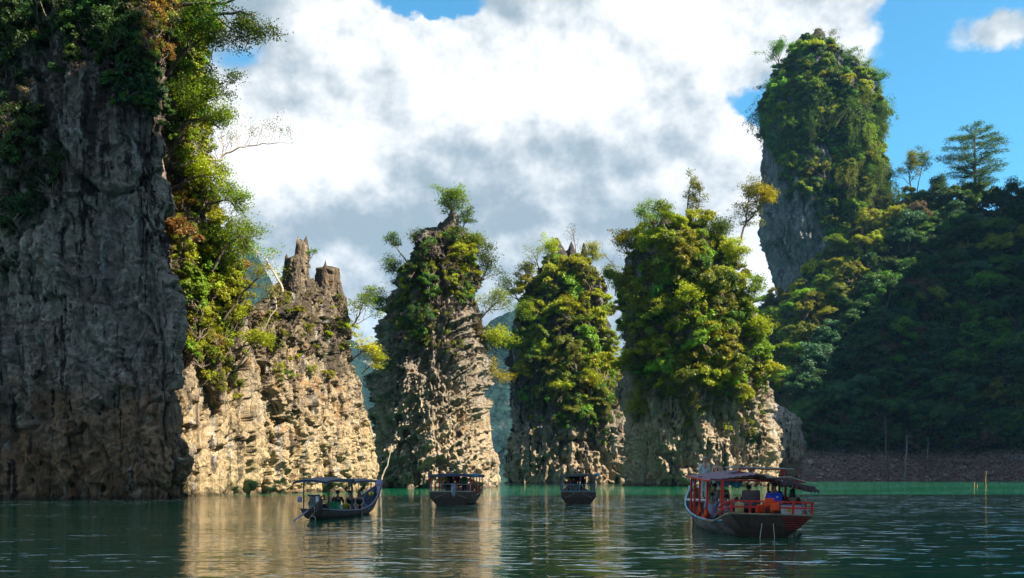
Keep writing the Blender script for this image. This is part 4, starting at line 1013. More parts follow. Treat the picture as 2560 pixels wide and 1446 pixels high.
grow(PP(368, (2280, 500), (2276, 460), (2272, 430), (2284, 395)), .3, .08, 301, 'slender open-crowned tree on the skyline between the tower and the round tree', nb=13, blen=.4, leafn=48, leaf=.42, clump=1.3, color='olive', start=.3, flat=.6)
grow(PP(368, (2290, 500), (2298, 450), (2306, 420), (2312, 405)), .2, .06, 302, 'thin stem leaning right beside the slender skyline tree', nb=9, blen=.4, leafn=36, leaf=.42, clump=1.2, color='dark green', start=.45)
for i, (x, y0, y1, w) in enumerate([(2528, 560, 470, 5.5), (2550, 600, 520, 5), (2345, 500, 455, 4), (2560, 520, 480, 4)]):
    grow(PP(362, (x, y0), (x + 3, (y0 + y1) / 2), (x, y1)), .35, .08, 310 + i, ['tall dark tree at the right end of the skyline', 'dark tree just below the right end of the skyline', 'small pointed dark tree on the skyline left of the round tree', 'last dark tree at the right end of the ridge'][i],
         nb=13, blen=.5, leafn=70, leaf=.45, clump=1.5, color='dark green', start=.1)
# creeping bushes on the tower top
for i, (x, y, c) in enumerate([(1945, 130, 'mid green'), (2035, 110, 'olive'), (2110, 150, 'mid green'), (2150, 190, 'bright green'), (2190, 210, 'mid green'), (1990, 150, 'bright green'), (1925, 240, 'mid green')]):
    grow(PP(383, (x, y + 40), (x + 3, y + 15), (x, y - 10)), .3, .08, 320 + i, ['wind-bent tree on the upper left corner of the tallest tower', 'small olive tree on the summit of the tallest tower', 'leafy tree right of the tower summit', 'bright tree on the right shoulder of the tower', 'outermost tree on the right shoulder of the tower', 'umbrella shaped tree in front of the dark tower summit', 'tree clinging to the left edge of the tower below its corner'][i],
         nb=10, blen=.9, leafn=45, leaf=.45, clump=1.5, color=c, start=.1, flat=.5)
# dead trunks on the shore bank and in the water
for i, (pts, d, r, lab) in enumerate([
    ([(1986, 1200), (1990, 1150), (1992, 1095)], 300, .34, 'grey dead trunk with a tuft of palm leaves at the shore'),
    ([(2222, 1198), (2216, 1120), (2212, 1040)], 312, .3, 'tall reddish dead trunk in the middle of the brown bank'),
    ([(2262, 1200), (2266, 1140), (2268, 1088)], 308, .36, 'pale straight dead trunk standing at the water line of the bank'),
    ([(2318, 1150), (2320, 1120), (2320, 1095)], 316, .22, 'short thin dead trunk higher on the brown bank')]):
    grow(PP(d, *pts), r, r * .45, 340 + i, lab, 'dead tree', nb=3, blen=.1, leafn=(30 if i == 0 else 0), leaf=.7, clump=1.6, color='mid green', start=.85, depth=1, bark=M_grey if i != 1 else M_bark, name='dead_tree')
for i, (pts, lab) in enumerate([([(2000, 1185), (2030, 1160)], 'fallen stick at the left end of the bank'), ([(2085, 1190), (2098, 1150)], 'slanting dead stick left of the tall trunks'), ([(2330, 1190), (2350, 1150)], 'pale stick leaning right on the bank'),
                                ([(2355, 1195), (2365, 1165)], 'forked dead stick near the water line of the bank'), ([(2530, 1150), (2560, 1145)], 'pale fallen log at the right end of the bank')]):
    grow(PP(307, *pts), .13, .06, 350 + i, lab, 'stick', nb=2, blen=.3, leafn=0, depth=1, start=.5, bark=M_grey, name='dead_stick')
grow(PP(164, (2464, 1222), (2463, 1195), (2466, 1178)), .15, .09, 360, 'taller mossy stump sticking out of the emerald water', 'stump', nb=1, blen=.1, leafn=0, depth=1, start=.9, bark=M_stump, name='tree_stump')
for x, y, lab in ((2434, 1205, 'short stump with a forked top in the emerald water'), (2441, 1210, 'lowest stump beside the short forked one')):
    grow(PP(167, (x, 1222), (x + 1, y)), .2, .13, 361 + int(x), lab, 'stump', nb=1, blen=.1, leafn=0, depth=1, start=.9, bark=M_stump, name='tree_stump')
grow(PP(141, (946, 1232), (955, 1190), (968, 1165), (978, 1110)), .16, .05, 370, 'bare crooked yellow branch standing in the water at the foot of the central pinnacle', 'branch', nb=2, blen=.2, leafn=0, depth=1, start=.6, bark=M_pale, name='bare_branch')

# ================================================================== boats and people
def paint(name, c1, c2=None, rough=.6, scale=6.0, grime=.35):
    m, b = new_mat(name)
    tcn = b.new('ShaderNodeTexCoord')
    n = b.noise(tcn.outputs['Object'], scale, 5, .65); n2 = b.noise(b.vmul(tcn.outputs['Object'], (1, .3, 3)), scale * .6, 4, .6)
    c2 = c2 or tuple(x * .55 for x in c1)
    col = b.mix(b.ramp(n, .35, .65), c1, c2)
    col = b.mix(b.m('MULTIPLY', b.ramp(n2, .52, .68), grime), col, (0.05, 0.04, 0.03))
    bs = b.new('ShaderNodeBsdfPrincipled'); b.put(bs.inputs['Base Color'], col); bs.inputs['Roughness'].default_value = rough
    bump = b.new('ShaderNodeBump'); bump.inputs['Distance'].default_value = .01; b.put(bump.inputs['Height'], n2); b.put(bs.inputs['Normal'], bump.outputs[0])
    out(b, bs.outputs[0]); return m
M = dict(
    inner=paint('boat_inner_blue', (0.14, 0.24, 0.36), (0.07, 0.07, 0.10), scale=2.5, grime=.6), red=paint('paint_red', (0.78, 0.03, 0.018), (0.62, 0.02, 0.015), grime=.15), darkred=paint('paint_dark_red', (0.40, 0.02, 0.025)), hullwood=paint('hull_wood', (0.07, 0.032, 0.022), (0.035, 0.016, 0.012), grime=.5),
    greyhull=paint('hull_weathered', (0.27, 0.23, 0.22), (0.075, 0.045, 0.04), scale=2.2), rim=paint('gunwale_wood', (0.36, 0.25, 0.16), (0.22, 0.15, 0.1)), sky=paint('paint_sky_blue', (0.22, 0.52, 0.68), (0.18, 0.42, 0.55)),
    purple=paint('roof_purple', (0.17, 0.09, 0.15), (0.10, 0.05, 0.09)), tarp=paint('tarp_brown', (0.11, 0.055, 0.055), (0.05, 0.03, 0.035)), navy=paint('canopy_navy', (0.05, 0.065, 0.13), (0.035, 0.045, 0.09)),
    board=paint('pale_board', (0.45, 0.55, 0.58)), blue=paint('cooler_blue', (0.02, 0.06, 0.55), (0.02, 0.05, 0.42), rough=.35, grime=.1), white=paint('white_plastic', (0.72, 0.72, 0.74), (0.6, 0.6, 0.62), grime=.15), lilac=paint('paint_lilac', (0.40, 0.36, 0.55), (0.30, 0.27, 0.42)),
    orange=paint('life_jacket_orange', (0.95, 0.085, 0.02), (0.8, 0.06, 0.015), rough=.8, grime=.15), yellow=paint('bucket_yellow', (0.75, 0.58, 0.03), (0.6, 0.45, 0.03), rough=.4, grime=.1), cream=paint('jerrycan_cream', (0.66, 0.52, 0.22), grime=.1),
    green=paint('crate_green', (0.02, 0.30, 0.12), (0.02, 0.22, 0.09), grime=.15), metal=paint('engine_metal', (0.10, 0.10, 0.10), (0.03, 0.03, 0.03), rough=.4), steel=paint('steel', (0.35, 0.35, 0.36), rough=.35), black=paint('black_rubber', (0.015, 0.015, 0.018), grime=0),
    rope=paint('rope', (0.62, 0.55, 0.46), (0.5, 0.42, 0.34), grime=.1), pale=paint('pale_metal_post', (0.6, 0.55, 0.6)), floor=paint('deck_planks', (0.16, 0.10, 0.07), (0.09, 0.055, 0.04)), pink=paint('cloth_pink', (0.62, 0.03, 0.20), grime=0), teal=paint('cloth_teal', (0.03, 0.5, 0.42), grime=0),
    lime=paint('cloth_lime', (0.4, 0.6, 0.05), grime=0), towel=paint('cloth_grey', (0.42, 0.40, 0.46), (0.26, 0.24, 0.3), grime=0), clblue=paint('cloth_light_blue', (0.12, 0.36, 0.55), (0.08, 0.24, 0.4), grime=0),
    flagred=paint('ribbon_red', (0.8, 0.04, 0.05), grime=0), flagyel=paint('ribbon_yellow', (0.8, 0.6, 0.05), grime=0), flaggrn=paint('ribbon_green', (0.08, 0.55, 0.2), grime=0))
SKIN = [paint('skin_light', (0.60, 0.33, 0.23), (0.52, 0.27, 0.19), grime=0), paint('skin_tan', (0.36, 0.18, 0.11), (0.30, 0.14, 0.085), grime=0)]
def cloth(c): return paint('cloth', c, tuple(x * .75 for x in c), rough=.9, scale=9, grime=0)
HAIR = {'black': paint('hair_black', (0.012, 0.01, 0.01), grime=0), 'blond': paint('hair_blond', (0.52, 0.36, 0.18), grime=0), 'grey': paint('hair_grey', (0.35, 0.33, 0.31), grime=0), 'brown': paint('hair_brown', (0.08, 0.045, 0.025), grime=0)}

class MB:
    def __init__(s): s.v, s.f = [], []
    def box(s, c, size, rz=0, rx=0, ry=0, bev=.0):
        m = Matrix.Rotation(rz, 3, 'Z') @ Matrix.Rotation(rx, 3, 'X') @ Matrix.Rotation(ry, 3, 'Y')
        h = Vector(size) / 2; n = len(s.v); c = Vector(c)
        b_ = min(bev, min(h) * .8)
        if b_ <= 0:
            for z in (-1, 1):
                for y in (-1, 1):
                    for x in (-1, 1): s.v.append(c + m @ Vector((x * h.x, y * h.y, z * h.z)))
            for q in ((0, 2, 3, 1), (4, 5, 7, 6), (0, 1, 5, 4), (2, 6, 7, 3), (0, 4, 6, 2), (1, 3, 7, 5)): s.f.append(tuple(n + k for k in q))
        else:
            bm = bmesh.new(); bmesh.ops.create_cube(bm, size=1.0)
            for v in bm.verts: v.co = Vector((v.co.x * size[0], v.co.y * size[1], v.co.z * size[2]))
            bmesh.ops.bevel(bm, geom=bm.edges[:], offset=b_, segments=2, profile=.6, affect='EDGES')
            bm.verts.ensure_lookup_table()
            for v in bm.verts: s.v.append(c + m @ v.co)
            for f in bm.faces: s.f.append(tuple(n + v.index for v in f.verts))
            bm.free()
        return s
    def tube(s, pts, r, r1=None, sides=8, caps=True):
        pts = [Vector(p) for p in pts]; r1 = r if r1 is None else r1; n = len(s.v); m = len(pts)
        for i, p in enumerate(pts):
            t = (pts[min(i + 1, m - 1)] - pts[max(i - 1, 0)]).normalized()
            u = t.cross(Vector((0, 0, 1)) if abs(t.z) < .9 else Vector((1, 0, 0))).normalized(); w = t.cross(u)
            rr_ = r + (r1 - r) * i / max(1, m - 1)
            for k in range(sides): s.v.append(p + (u * math.cos(6.2832 * k / sides) + w * math.sin(6.2832 * k / sides)) * rr_)
        for i in range(m - 1):
            for k in range(sides):
                a = n + i * sides + k; c = n + i * sides + (k + 1) % sides; s.f.append((a, c, c + sides, a + sides))
        if caps: s.f.append(tuple(n + k for k in range(sides))[::-1]); s.f.append(tuple(n + (m - 1) * sides + k for k in range(sides)))
        return s
    def lathe(s, prof, c=(0, 0, 0), sides=16):
        n = len(s.v); c = Vector(c)
        for r, z in prof:
            for k in range(sides): s.v.append(c + Vector((r * math.cos(6.2832 * k / sides), r * math.sin(6.2832 * k / sides), z)))
        for i in range(len(prof) - 1):
            for k in range(sides):
                a = n + i * sides + k; d = n + i * sides + (k + 1) % sides; s.f.append((a, d, d + sides, a + sides))
        s.f.append(tuple(n + k for k in range(sides))[::-1]); s.f.append(tuple(n + (len(prof) - 1) * sides + k for k in range(sides)))
        return s
    def grid(s, g, thick=0.0):
        """g[i][j] points; optional thickness downwards."""
        n = len(s.v); a, c = len(g), len(g[0])
        for row in g:
            for p in row: s.v.append(Vector(p))
        for i in range(a - 1):
            for j in range(c - 1): s.f.append((n + i * c + j, n + i * c + j + 1, n + (i + 1) * c + j + 1, n + (i + 1) * c + j))
        if thick:
            m = len(s.v)
            for row in g:
                for p in row: s.v.append(Vector(p) - Vector((0, 0, thick)))
            for i in range(a - 1):
                for j in range(c - 1): s.f.append((m + i * c + j, m + (i + 1) * c + j, m + (i + 1) * c + j + 1, m + i * c + j + 1))
            for i in range(a - 1):
                for j in (0, c - 1): s.f.append((n + i * c + j, n + (i + 1) * c + j, m + (i + 1) * c + j, m + i * c + j))
            for j in range(c - 1):
                for i in (0, a - 1): s.f.append((n + i * c + j, n + i * c + j + 1, m + i * c + j + 1, m + i * c + j))
        return s
    def build(s, name, mat, parent=None, smooth=False, label=None):
        me = bpy.data.meshes.new(name); me.from_pydata([tuple(v) for v in s.v], [], s.f)
        me.materials.append(mat)
        if smooth: me.polygons.foreach_set('use_smooth', [True] * len(me.polygons))
        o = link(name, me, parent)
        if label: o['label'] = label
        return o
def empty(name, label, cat, loc, rz=0.0, group=None, ry=0.0):
    o = bpy.data.objects.new(name, None); COL.objects.link(o); o.location = loc; o.rotation_euler = (0, ry, rz); tag(o, label, cat, group); return o

def hull_parts(st, root, mat, rimmat, inner, nrow=9, rimr=.035):
    """st: stations (s, half width, sheer height, keel depth). Builds hull, inner shell, gunwale."""
    S_ = np.array(st, float); ss = np.linspace(S_[0, 0], S_[-1, 0], 34)
    hw = np.interp(ss, S_[:, 0], S_[:, 1]); sh = np.interp(ss, S_[:, 0], S_[:, 2]); kd = np.interp(ss, S_[:, 0], S_[:, 3])
    k = np.ones(5) / 5
    for arr in (hw, sh, kd):
        e = np.pad(arr, 2, mode='edge'); arr[:] = np.convolve(e, k, 'valid')
    def sec(i, off=0.0, top=0.0):
        row = []
        for j in range(-nrow, nrow + 1):
            u = j / nrow; a = abs(u)
            x = (hw[i] - off) * (a ** .62) * (1 if u > 0 else -1)
            z = kd[i] + off + (sh[i] - kd[i] - off) * a ** 1.9
            row.append((x, ss[i], z - (top if a > .99 else 0)))
        return row
    g = [sec(i) for i in range(len(ss))]
    h = MB().grid(g)
    n = len(h.v); row0 = g[0]; h.v.append(Vector((0, ss[0], sh[0])))       # transom fan
    for j in range(2 * nrow): h.f.append((j, n, j + 1))
    h.build('hull', mat, root, smooth=True)
    MB().grid([sec(i, .05, .03) for i in range(len(ss))]).build('inner_planking', inner, root, smooth=True)
    for sg in (-1, 1):
        MB().tube([(sg * hw[i], ss[i], sh[i]) for i in range(len(ss))], rimr, sides=6).build('gunwale', rimmat, root, smooth=True)
    return ss, hw, sh, kd

# ---------------------------------------------------------------- people
def skin_mesh(J, E, rad, root, sub=1):
    me = bpy.data.meshes.new('tmp'); names = list(J); idx = {k: i for i, k in enumerate(names)}
    me.from_pydata([tuple(J[k]) for k in names], [(idx[a], idx[c]) for a, c in E], [])
    o = bpy.data.objects.new('tmp', me); COL.objects.link(o)
    o.modifiers.new('s', 'SKIN'); sv = me.skin_vertices[0].data
    for i, k in enumerate(names):
        r = rad.get(k, .04); sv[i].radius = r if isinstance(r, tuple) else (r, r)
    for i in range(len(names)): sv[i].use_root = (names[i] == root)
    m = o.modifiers.new('u', 'SUBSURF'); m.levels = sub; m.render_levels = sub
    dg = bpy.context.evaluated_depsgraph_get(); ev = o.evaluated_get(dg)
    res = bpy.data.meshes.new_from_object(ev)
    bpy.data.objects.remove(o); bpy.data.meshes.remove(me)
    return res
def person(loc, rz, label, pose='stand', height=1.72, skin=0, hair='black', top=(0.5, 0.5, 0.5), bottom=(0.1, 0.1, 0.12), sleeves=True, longleg=True, lean=.0, turn=0.0, hat=None, glasses=False, arms='down', female=False, longhair=False, group=None):
    k = height / 1.72
    J, Rr, E = {}, {}, []
    def j(n, p, r): J[n] = Vector(p) * k; Rr[n] = (r[0] * k, r[1] * k) if isinstance(r, tuple) else r * k
    sit = pose == 'sit'
    hz = .12 if sit else .93
    ly = lean
    sw = .165 if female else .195
    j('pelvis', (0, 0, hz), (.15, .12)); j('waist', (0, ly * .35, hz + .17), (.125 if female else .14, .10)); j('chest', (0, ly * .75, hz + .37), (.155, .115)); j('neck0', (0, ly, hz + .52), (.07, .065)); j('neck', (0, ly * 1.05, hz + .57), .052)
    hc = Vector((0, ly * 1.1 + .01, hz + .70))
    j('jaw', hc + Vector((0, .012, -.055)), .062); j('head', hc, (.078, .088)); j('crown', hc + Vector((0, -.012, .07)), (.066, .075))
    E += [('pelvis', 'waist'), ('waist', 'chest'), ('chest', 'neck0'), ('neck0', 'neck'), ('neck', 'jaw'), ('jaw', 'head'), ('head', 'crown')]
    j('nose', hc + Vector((0, .102, -.01)), .014); E.append(('head', 'nose'))
    for sg, sd in ((-1, 'L'), (1, 'R')):
        j('ear' + sd, hc + Vector((sg * .088, -.005, -.005)), .016); E.append(('head', 'ear' + sd))
        j('sh' + sd, (sg * sw, ly * .85, hz + .46), .058)
        if sit:
            if arms == 'lap': el_, wr = (sg * (sw + .06), ly * .7 + .06, hz + .20), (sg * .10, .32, hz + .12)
            elif arms == 'up': el_, wr = (sg * (sw + .10), .18, hz + .36), (sg * .10, .30, hz + .55)
            else: el_, wr = (sg * (sw + .09), ly * .6 - .02, hz + .20), (sg * (sw + .10), .18, hz + .04)
        else:
            if arms == 'front': el_, wr = (sg * (sw + .07), .06 + ly * .8, hz + .20), (sg * .09, .26 + ly, hz + .26)
            elif arms == 'up': el_, wr = (sg * (sw + .12), .10, hz + .42), (sg * (sw + .02), .16, hz + .70)
            else: el_, wr = (sg * (sw + .06), ly * .6, hz + .19), (sg * (sw + .07), .06, hz - .05)
        j('el' + sd, el_, .042); j('wr' + sd, wr, .028)
        a = (Vector(wr) - Vector(el_)).normalized(); side = Vector((sg, 0, 0)); side = (side - a * side.dot(a)).normalized(); nrm = a.cross(side)
        pm = Vector(wr) + a * .055; j('pm' + sd, pm, (.036, .018))
        E += [('chest', 'sh' + sd), ('sh' + sd, 'el' + sd), ('el' + sd, 'wr' + sd), ('wr' + sd, 'pm' + sd)]
        for q, ln in enumerate((.062, .075, .07, .055)):
            o_ = (q - 1.5) * .019
            f0 = pm + a * .035 + side * o_; f1 = f0 + a * ln * .5 + nrm * .008; f2 = f1 + a * ln * .45 + nrm * .022
            j(f'f{q}a' + sd, f0, .0095); j(f'f{q}b' + sd, f1, .009); j(f'f{q}c' + sd, f2, .0075)
            E += [('pm' + sd, f'f{q}a' + sd), (f'f{q}a' + sd, f'f{q}b' + sd), (f'f{q}b' + sd, f'f{q}c' + sd)]
        t0 = pm - a * .02 - side * .032; j('ta' + sd, t0, .011); j('tb' + sd, t0 + a * .035 - side * .018 + nrm * .012, .009)
        E += [('pm' + sd, 'ta' + sd), ('ta' + sd, 'tb' + sd)]
        j('hip' + sd, (sg * .09, 0, hz - .04), .088)
        if sit: kn, an, toe = (sg * .13, .44, hz + .02), (sg * .12, .46, hz - .40), (sg * .13, .60, hz - .46)
        else: kn, an, toe = (sg * .10, .02, .49), (sg * .10, -.01, .09), (sg * .11, .14, .03)
        j('kn' + sd, kn, .058); j('an' + sd, an, .038); j('toe' + sd, toe, .034)
        E += [('pelvis', 'hip' + sd), ('hip' + sd, 'kn' + sd), ('kn' + sd, 'an' + sd), ('an' + sd, 'toe' + sd)]
    root = empty('person', label, 'person', loc, rz, group)
    body = skin_mesh(J, E, Rr, 'pelvis'); body.name = 'body'; body.materials.append(SKIN[skin]); body.polygons.foreach_set('use_smooth', [True] * len(body.polygons)); link('body', body, root)
    def wear(name, keys, grow_, mat):
        ks = [q for q in keys if q in J]; es = [e for e in E if e[0] in ks and e[1] in ks]
        rr_ = {q: (tuple(x + grow_ for x in Rr[q]) if isinstance(Rr[q], tuple) else Rr[q] + grow_) for q in ks}
        me = skin_mesh({q: J[q] for q in ks}, es, rr_, ks[0]); me.materials.append(mat); me.name = name
        me.polygons.foreach_set('use_smooth', [True] * len(me.polygons)); link(name, me, root)
    up = ['pelvis', 'waist', 'chest', 'shL', 'shR'] + (['elL', 'elR'] if sleeves else [])
    wear('shirt', up, .016, cloth(top))
    wear('trousers' if longleg else 'shorts', ['pelvis', 'hipL', 'hipR', 'knL', 'knR'] + (['anL', 'anR'] if longleg else []), .014, cloth(bottom))
    hcw = hc * k
    hb = MB(); pr = []
    for i in range(7):
        an_ = i / 6 * math.pi * .56; pr.append((max(.002, .094 * k * math.sin(an_)), .108 * k * math.cos(an_)))
    hb.lathe(pr[::-1], hcw + Vector((0, -.016 * k, .004)), 14)
    if longhair or female:
        g = [[(hcw.x + math.cos(R(200 + 14 * q)) * (.088 + .012 * z_) * k, hcw.y + math.sin(R(200 + 14 * q)) * .085 * k, hcw.z + (.04 - .075 * z_) * k) for q in range(11)] for z_ in range(4)]
        hb.grid(g)
    hb.build('hair', HAIR[hair], root, smooth=True)
    for sg in (-1, 1): MB().lathe([(.001, -.011 * k), (.010 * k, 0), (.001, .011 * k)], hcw + Vector((sg * .03 * k, .082 * k, .012 * k)), 8).build('eye', M['black'], root)
    MB().box(hcw + Vector((0, .078 * k, -.058 * k)), (.045 * k, .012, .010 * k)).build('mouth', M['darkred'], root)
    if glasses: MB().box(hcw + Vector((0, .09 * k, .014 * k)), (.135 * k, .02, .036 * k), bev=.008).build('sunglasses', M['black'], root)
    if hat:
        hm = MB(); hm.lathe([(.19 * k, .0), (.185 * k, .012), (.105 * k, .02), (.10 * k, .07 * k), (.07 * k, .115 * k), (.01, .12 * k)] if hat[1] == 'brim' else [(.105 * k, 0), (.108 * k, .02), (.098 * k, .075 * k), (.05 * k, .105 * k), (.01, .11 * k)], hcw + Vector((0, -.01, .035 * k)), 18)
        if hat[1] == 'cap': hm.box(hcw + Vector((0, .135 * k, .045 * k)), (.15 * k, .11 * k, .014))
        hm.build('hat', hat[0], root, smooth=True)
    return root

def life_jacket(loc, rz, label, tilt=0.0, s=1.0):
    root = empty('life_jacket', label, 'life jacket', loc, rz, None, tilt)
    for sg in (-1, 1):
        MB().box((sg * .13 * s, 0, .18 * s), (.2 * s, .12 * s, .34 * s), bev=.045 * s, rx=.15 * sg).build('foam_panel', M['orange'], root, smooth=True)
    MB().box((0, -.06 * s, .24 * s), (.42 * s, .09 * s, .36 * s), bev=.04 * s).build('back_panel', M['orange'], root, smooth=True)
    for z in (.10, .26): MB().tube([(-.24 * s, .075 * s, z * s), (0, .09 * s, z * s), (.24 * s, .075 * s, z * s)], .014 * s, sides=5).build('strap', M['black'], root)
    return root
def jerry(loc, rz, label, mat, s=1.0):
    root = empty('jerry_can', label, 'jerry can', loc, rz)
    MB().box((0, 0, .17 * s), (.27 * s, .17 * s, .34 * s), bev=.035 * s).build('body', mat, root, smooth=True)
    MB().tube([(-.08 * s, 0, .33 * s), (-.07 * s, 0, .40 * s), (.05 * s, 0, .40 * s), (.07 * s, 0, .33 * s)], .016 * s, sides=6).build('handle', mat, root)
    MB().lathe([(.035 * s, .33 * s), (.035 * s, .375 * s)], (.10 * s, 0, 0), 10).build('cap', M['black'], root)
    return root
def hanging_cloth(name, label, cat, x0, x1, y, z0, z1, mat, seed, parent_loc=(0, 0, 0)):
    rr_ = random.Random(seed); g = []
    for i in range(7):
        f = i / 6; g.append([(x0 + (x1 - x0) * (.5 + (q / 8 - .5) * (1 - .25 * f)) , y + .03 * math.sin(q * 1.9 + seed) * (1 + f), z0 + (z1 - z0) * f + rr_.uniform(-.02, .02) * (f > .9) + .05 * math.sin(q + seed) * f) for q in range(9)])
    o = MB().grid(g, .012).build(name, mat, None, smooth=True); o.location = parent_loc; tag(o, label, cat); return o

# ---------------------------------------------------------------- large red boat
BX, BY = 8.45, 32.9
rb = empty('longtail_boat', 'large red-railed longtail tour boat with purple roof, nearest on the right', 'boat', (BX, BY, 0), R(1.0), None, R(1.6))
def W(x, y, z): return rb_m @ Vector((x, y, z))
rb_m = Matrix.Translation((BX, BY, 0)) @ Matrix.Rotation(R(1.0), 4, 'Z') @ Matrix.Rotation(R(1.6), 4, 'Y')
st = [(.35, .62, .62, .02), (.8, 1.0, .55, -.12), (1.6, 1.42, .40, -.25), (3, 1.66, .46, -.3), (5, 1.62, .56, -.3), (7.5, 1.35, .78, -.25), (10, .85, 1.05, -.1), (12, .34, 1.35, .3), (13, .08, 1.6, .9)]
ss, hw, sh, kd = hull_parts(st, rb, M['greyhull'], M['sky'], M['floor'])
MB().box((0, 4.2, .10), (1.5, 5.4, .05)).build('floor_boards', M['floor'], rb)
# raised stern deck
ZD = .76
for q in range(9):
    MB().box((-1.2 + q * .3, .95, ZD), (.285, 2.3, .045)).build('plank', M['floor'], rb)
MB().tube([(-1.36, -.22, ZD + .01), (1.38, -.22, ZD + .01)], .035, sides=6).build('deck_edge', M['rim'], rb)
MB().tube([(-1.36, -.22, ZD + .01), (-1.40, .35, ZD - .06), (-1.46, .9, .56), (-1.52, 1.5, .43), (-1.62, 2.3, .43)], .04, sides=6).build('deck_edge', M['rim'], rb)
MB().tube([(1.38, -.22, ZD + .01), (1.44, .9, ZD - .02), (1.6, 2.2, .5)], .035, sides=6).build('deck_edge', M['rim'], rb)
stern = MB()
for sg in (-1, 1):
    stern.grid([[(sg * 1.36, -.22, ZD), (sg * 1.05, -.1, .42), (sg * .62, .1, .0), (sg * .5, .2, -.2)], [(sg * 1.42, 1.2, ZD - .1), (sg * 1.2, 1.1, .38), (sg * .8, 1.0, .0), (sg * .6, 1.0, -.2)]])
stern.grid([[(-1.36, -.22, ZD), (-.68, -.22, ZD), (0, -.22, ZD), (.68, -.22, ZD), (1.36, -.22, ZD)], [(-1.05, -.1, .42), (-.5, -.12, .4), (0, -.13, .4), (.5, -.12, .4), (1.05, -.1, .42)],
            [(-.62, .1, 0), (-.3, .06, 0), (0, .05, 0), (.3, .06, 0), (.62, .1, 0)], [(-.5, .2, -.2), (-.2, .15, -.2), (0, .15, -.2), (.2, .15, -.2), (.5, .2, -.2)]])
stern.build('stern', M['hullwood'], rb, smooth=False)
for q in range(6):
    z = ZD - .08 - q * .075; MB().tube([(.38 + q * .03, -.23 + q * .02, z), (1.33 - q * .09, -.22 + q * .02, z)], .016, sides=5).build('slat', M['darkred'], rb)
MB().grid([[(.62, -.05, .40), (1.0, .2, .44)], [(.66, -.02, -.06), (1.0, .5, -.06)]]).build('side_patch', M['greyhull'], rb)
MB().tube([(1.02, -.1, .16), (.72, -.2, -.12), (.5, -.25, -.2)], .06, .05).build('rudder_bar', M['black'], rb)
for x0, x1 in ((-.31, -.37), (.06, .12)): MB().tube([(x0, -.26, ZD - .28), (x1, -.26, -.05)], .012, sides=5).build('mooring_line', M['rope'], rb)
# rails
rp = [-1.31, -.70, .04, .72, 1.34]
for x in rp: MB().box((x, -.2, ZD + .215), (.065, .065, .43)).build('rail_post', M['red'], rb)
for z in (.24, .43): MB().box((.015, -.2, ZD + z), (2.72, .05, .055)).build('rail', M['red'], rb)
for z in (.24, .43):
    MB().tube([(-1.31, -.2, ZD + z), (-1.42, .35, ZD + z - .1), (-1.5, 1.1, ZD + z - .33)], .028, sides=6).build('side_rail', M['red'], rb)
    MB().tube([(1.34, -.2, ZD + z), (1.42, 1.0, ZD + z - .02), (1.52, 2.0, ZD + z - .12)], .026, sides=6).build('side_rail', M['red'], rb)
for y in (.8, 1.9): MB().box((1.38 + y * .07, y, ZD + .18), (.05, .05, .42)).build('rail_post', M['red'], rb)
MB().tube([(1.30, -.1, ZD + .05), (1.42, 1.2, ZD + .36)], .022, sides=5).build('brace', M['sky'], rb)
# posts
def roofz(y): return 1.84 + (y - 1.6) * .036
for i, y in enumerate((1.5, 2.6, 3.6, 4.6, 5.6)):
    x = -np.interp(y, ss, hw) + .06
    MB().box((x, y, (np.interp(y, ss, sh) + roofz(y)) / 2), (.10 if i == 0 else .065, .10 if i == 0 else .065, roofz(y) - np.interp(y, ss, sh))).build('post', M['red'], rb)
for y in (1.6, 3.6, 5.6):
    x = np.interp(y, ss, hw) - .08
    MB().box((x, y, (np.interp(y, ss, sh) + 1.78) / 2), (.07, .07, 1.78 - np.interp(y, ss, sh))).build('post', M['red'], rb)
for x, y in ((.55, 1.7), (1.05, 2.6)): MB().box((x, y, 1.2), (.06, .06, 1.2)).build('post', M['darkred'], rb)
# corrugated left roof half
g = []
for i in range(9):
    y = 1.5 + i * .53
    g.append([(-1.72 + q * .058 * .97, y, roofz(y) + q * .0085 + .016 * math.sin(q * 1.55)) for q in range(33)])
MB().grid(g, .03).build('corrugated_roof', M['purple'], rb)
MB().box((-1.70, 3.6, roofz(3.6) - .03), (.05, 4.2, .06), rx=math.atan(.036)).build('eave_beam', M['red'], rb)
for y in (1.55, 3.6, 5.7): MB().box((0, y, roofz(y) + .02), (3.3, .06, .06)).build('roof_beam', M['darkred'], rb)
# sagging tarp over the right half and stern
g = []
rr = random.Random(3)
for i in range(11):
    y = .4 + i * .52
    row = []
    for q in range(15):
        f = q / 14; x = .02 + f * 1.75
        row.append((x, y + rr.uniform(-.03, .03), roofz(max(y, 1.6)) + .20 - .42 * f ** 1.4 + .05 * math.sin(q * 1.1 + i * .9) + rr.uniform(-.015, .015) - (.08 if i == 0 else 0)))
    g.append(row)
MB().grid(g, .05).build('tarpaulin', M['tarp'], rb, smooth=False)
frg = MB()
for i in range(26):
    x = .15 + i * .062; z = roofz(1.6) + .2 - .46 * ((x - .02) / 1.75) ** 1.4
    L_ = rr.uniform(.06, .26); frg.grid([[(x, .38, z), (x + .06, .38, z)], [(x + rr.uniform(-.02, .02), .36, z - L_), (x + .05, .36, z - L_ * .8)]], .01)
frg.build('ragged_edge', M['tarp'], rb)
MB().box((1.42, .7, 1.68), (.5, .5, .16), bev=.06, ry=.15).build('rolled_tarpaulin', M['tarp'], rb, smooth=True)
MB().tube([(.1, .3, 1.98), (.7, .25, 2.02), (1.3, .3, 1.86), (1.65, .35, 1.82)], .012, sides=5).build('tie_line', M['rope'], rb)
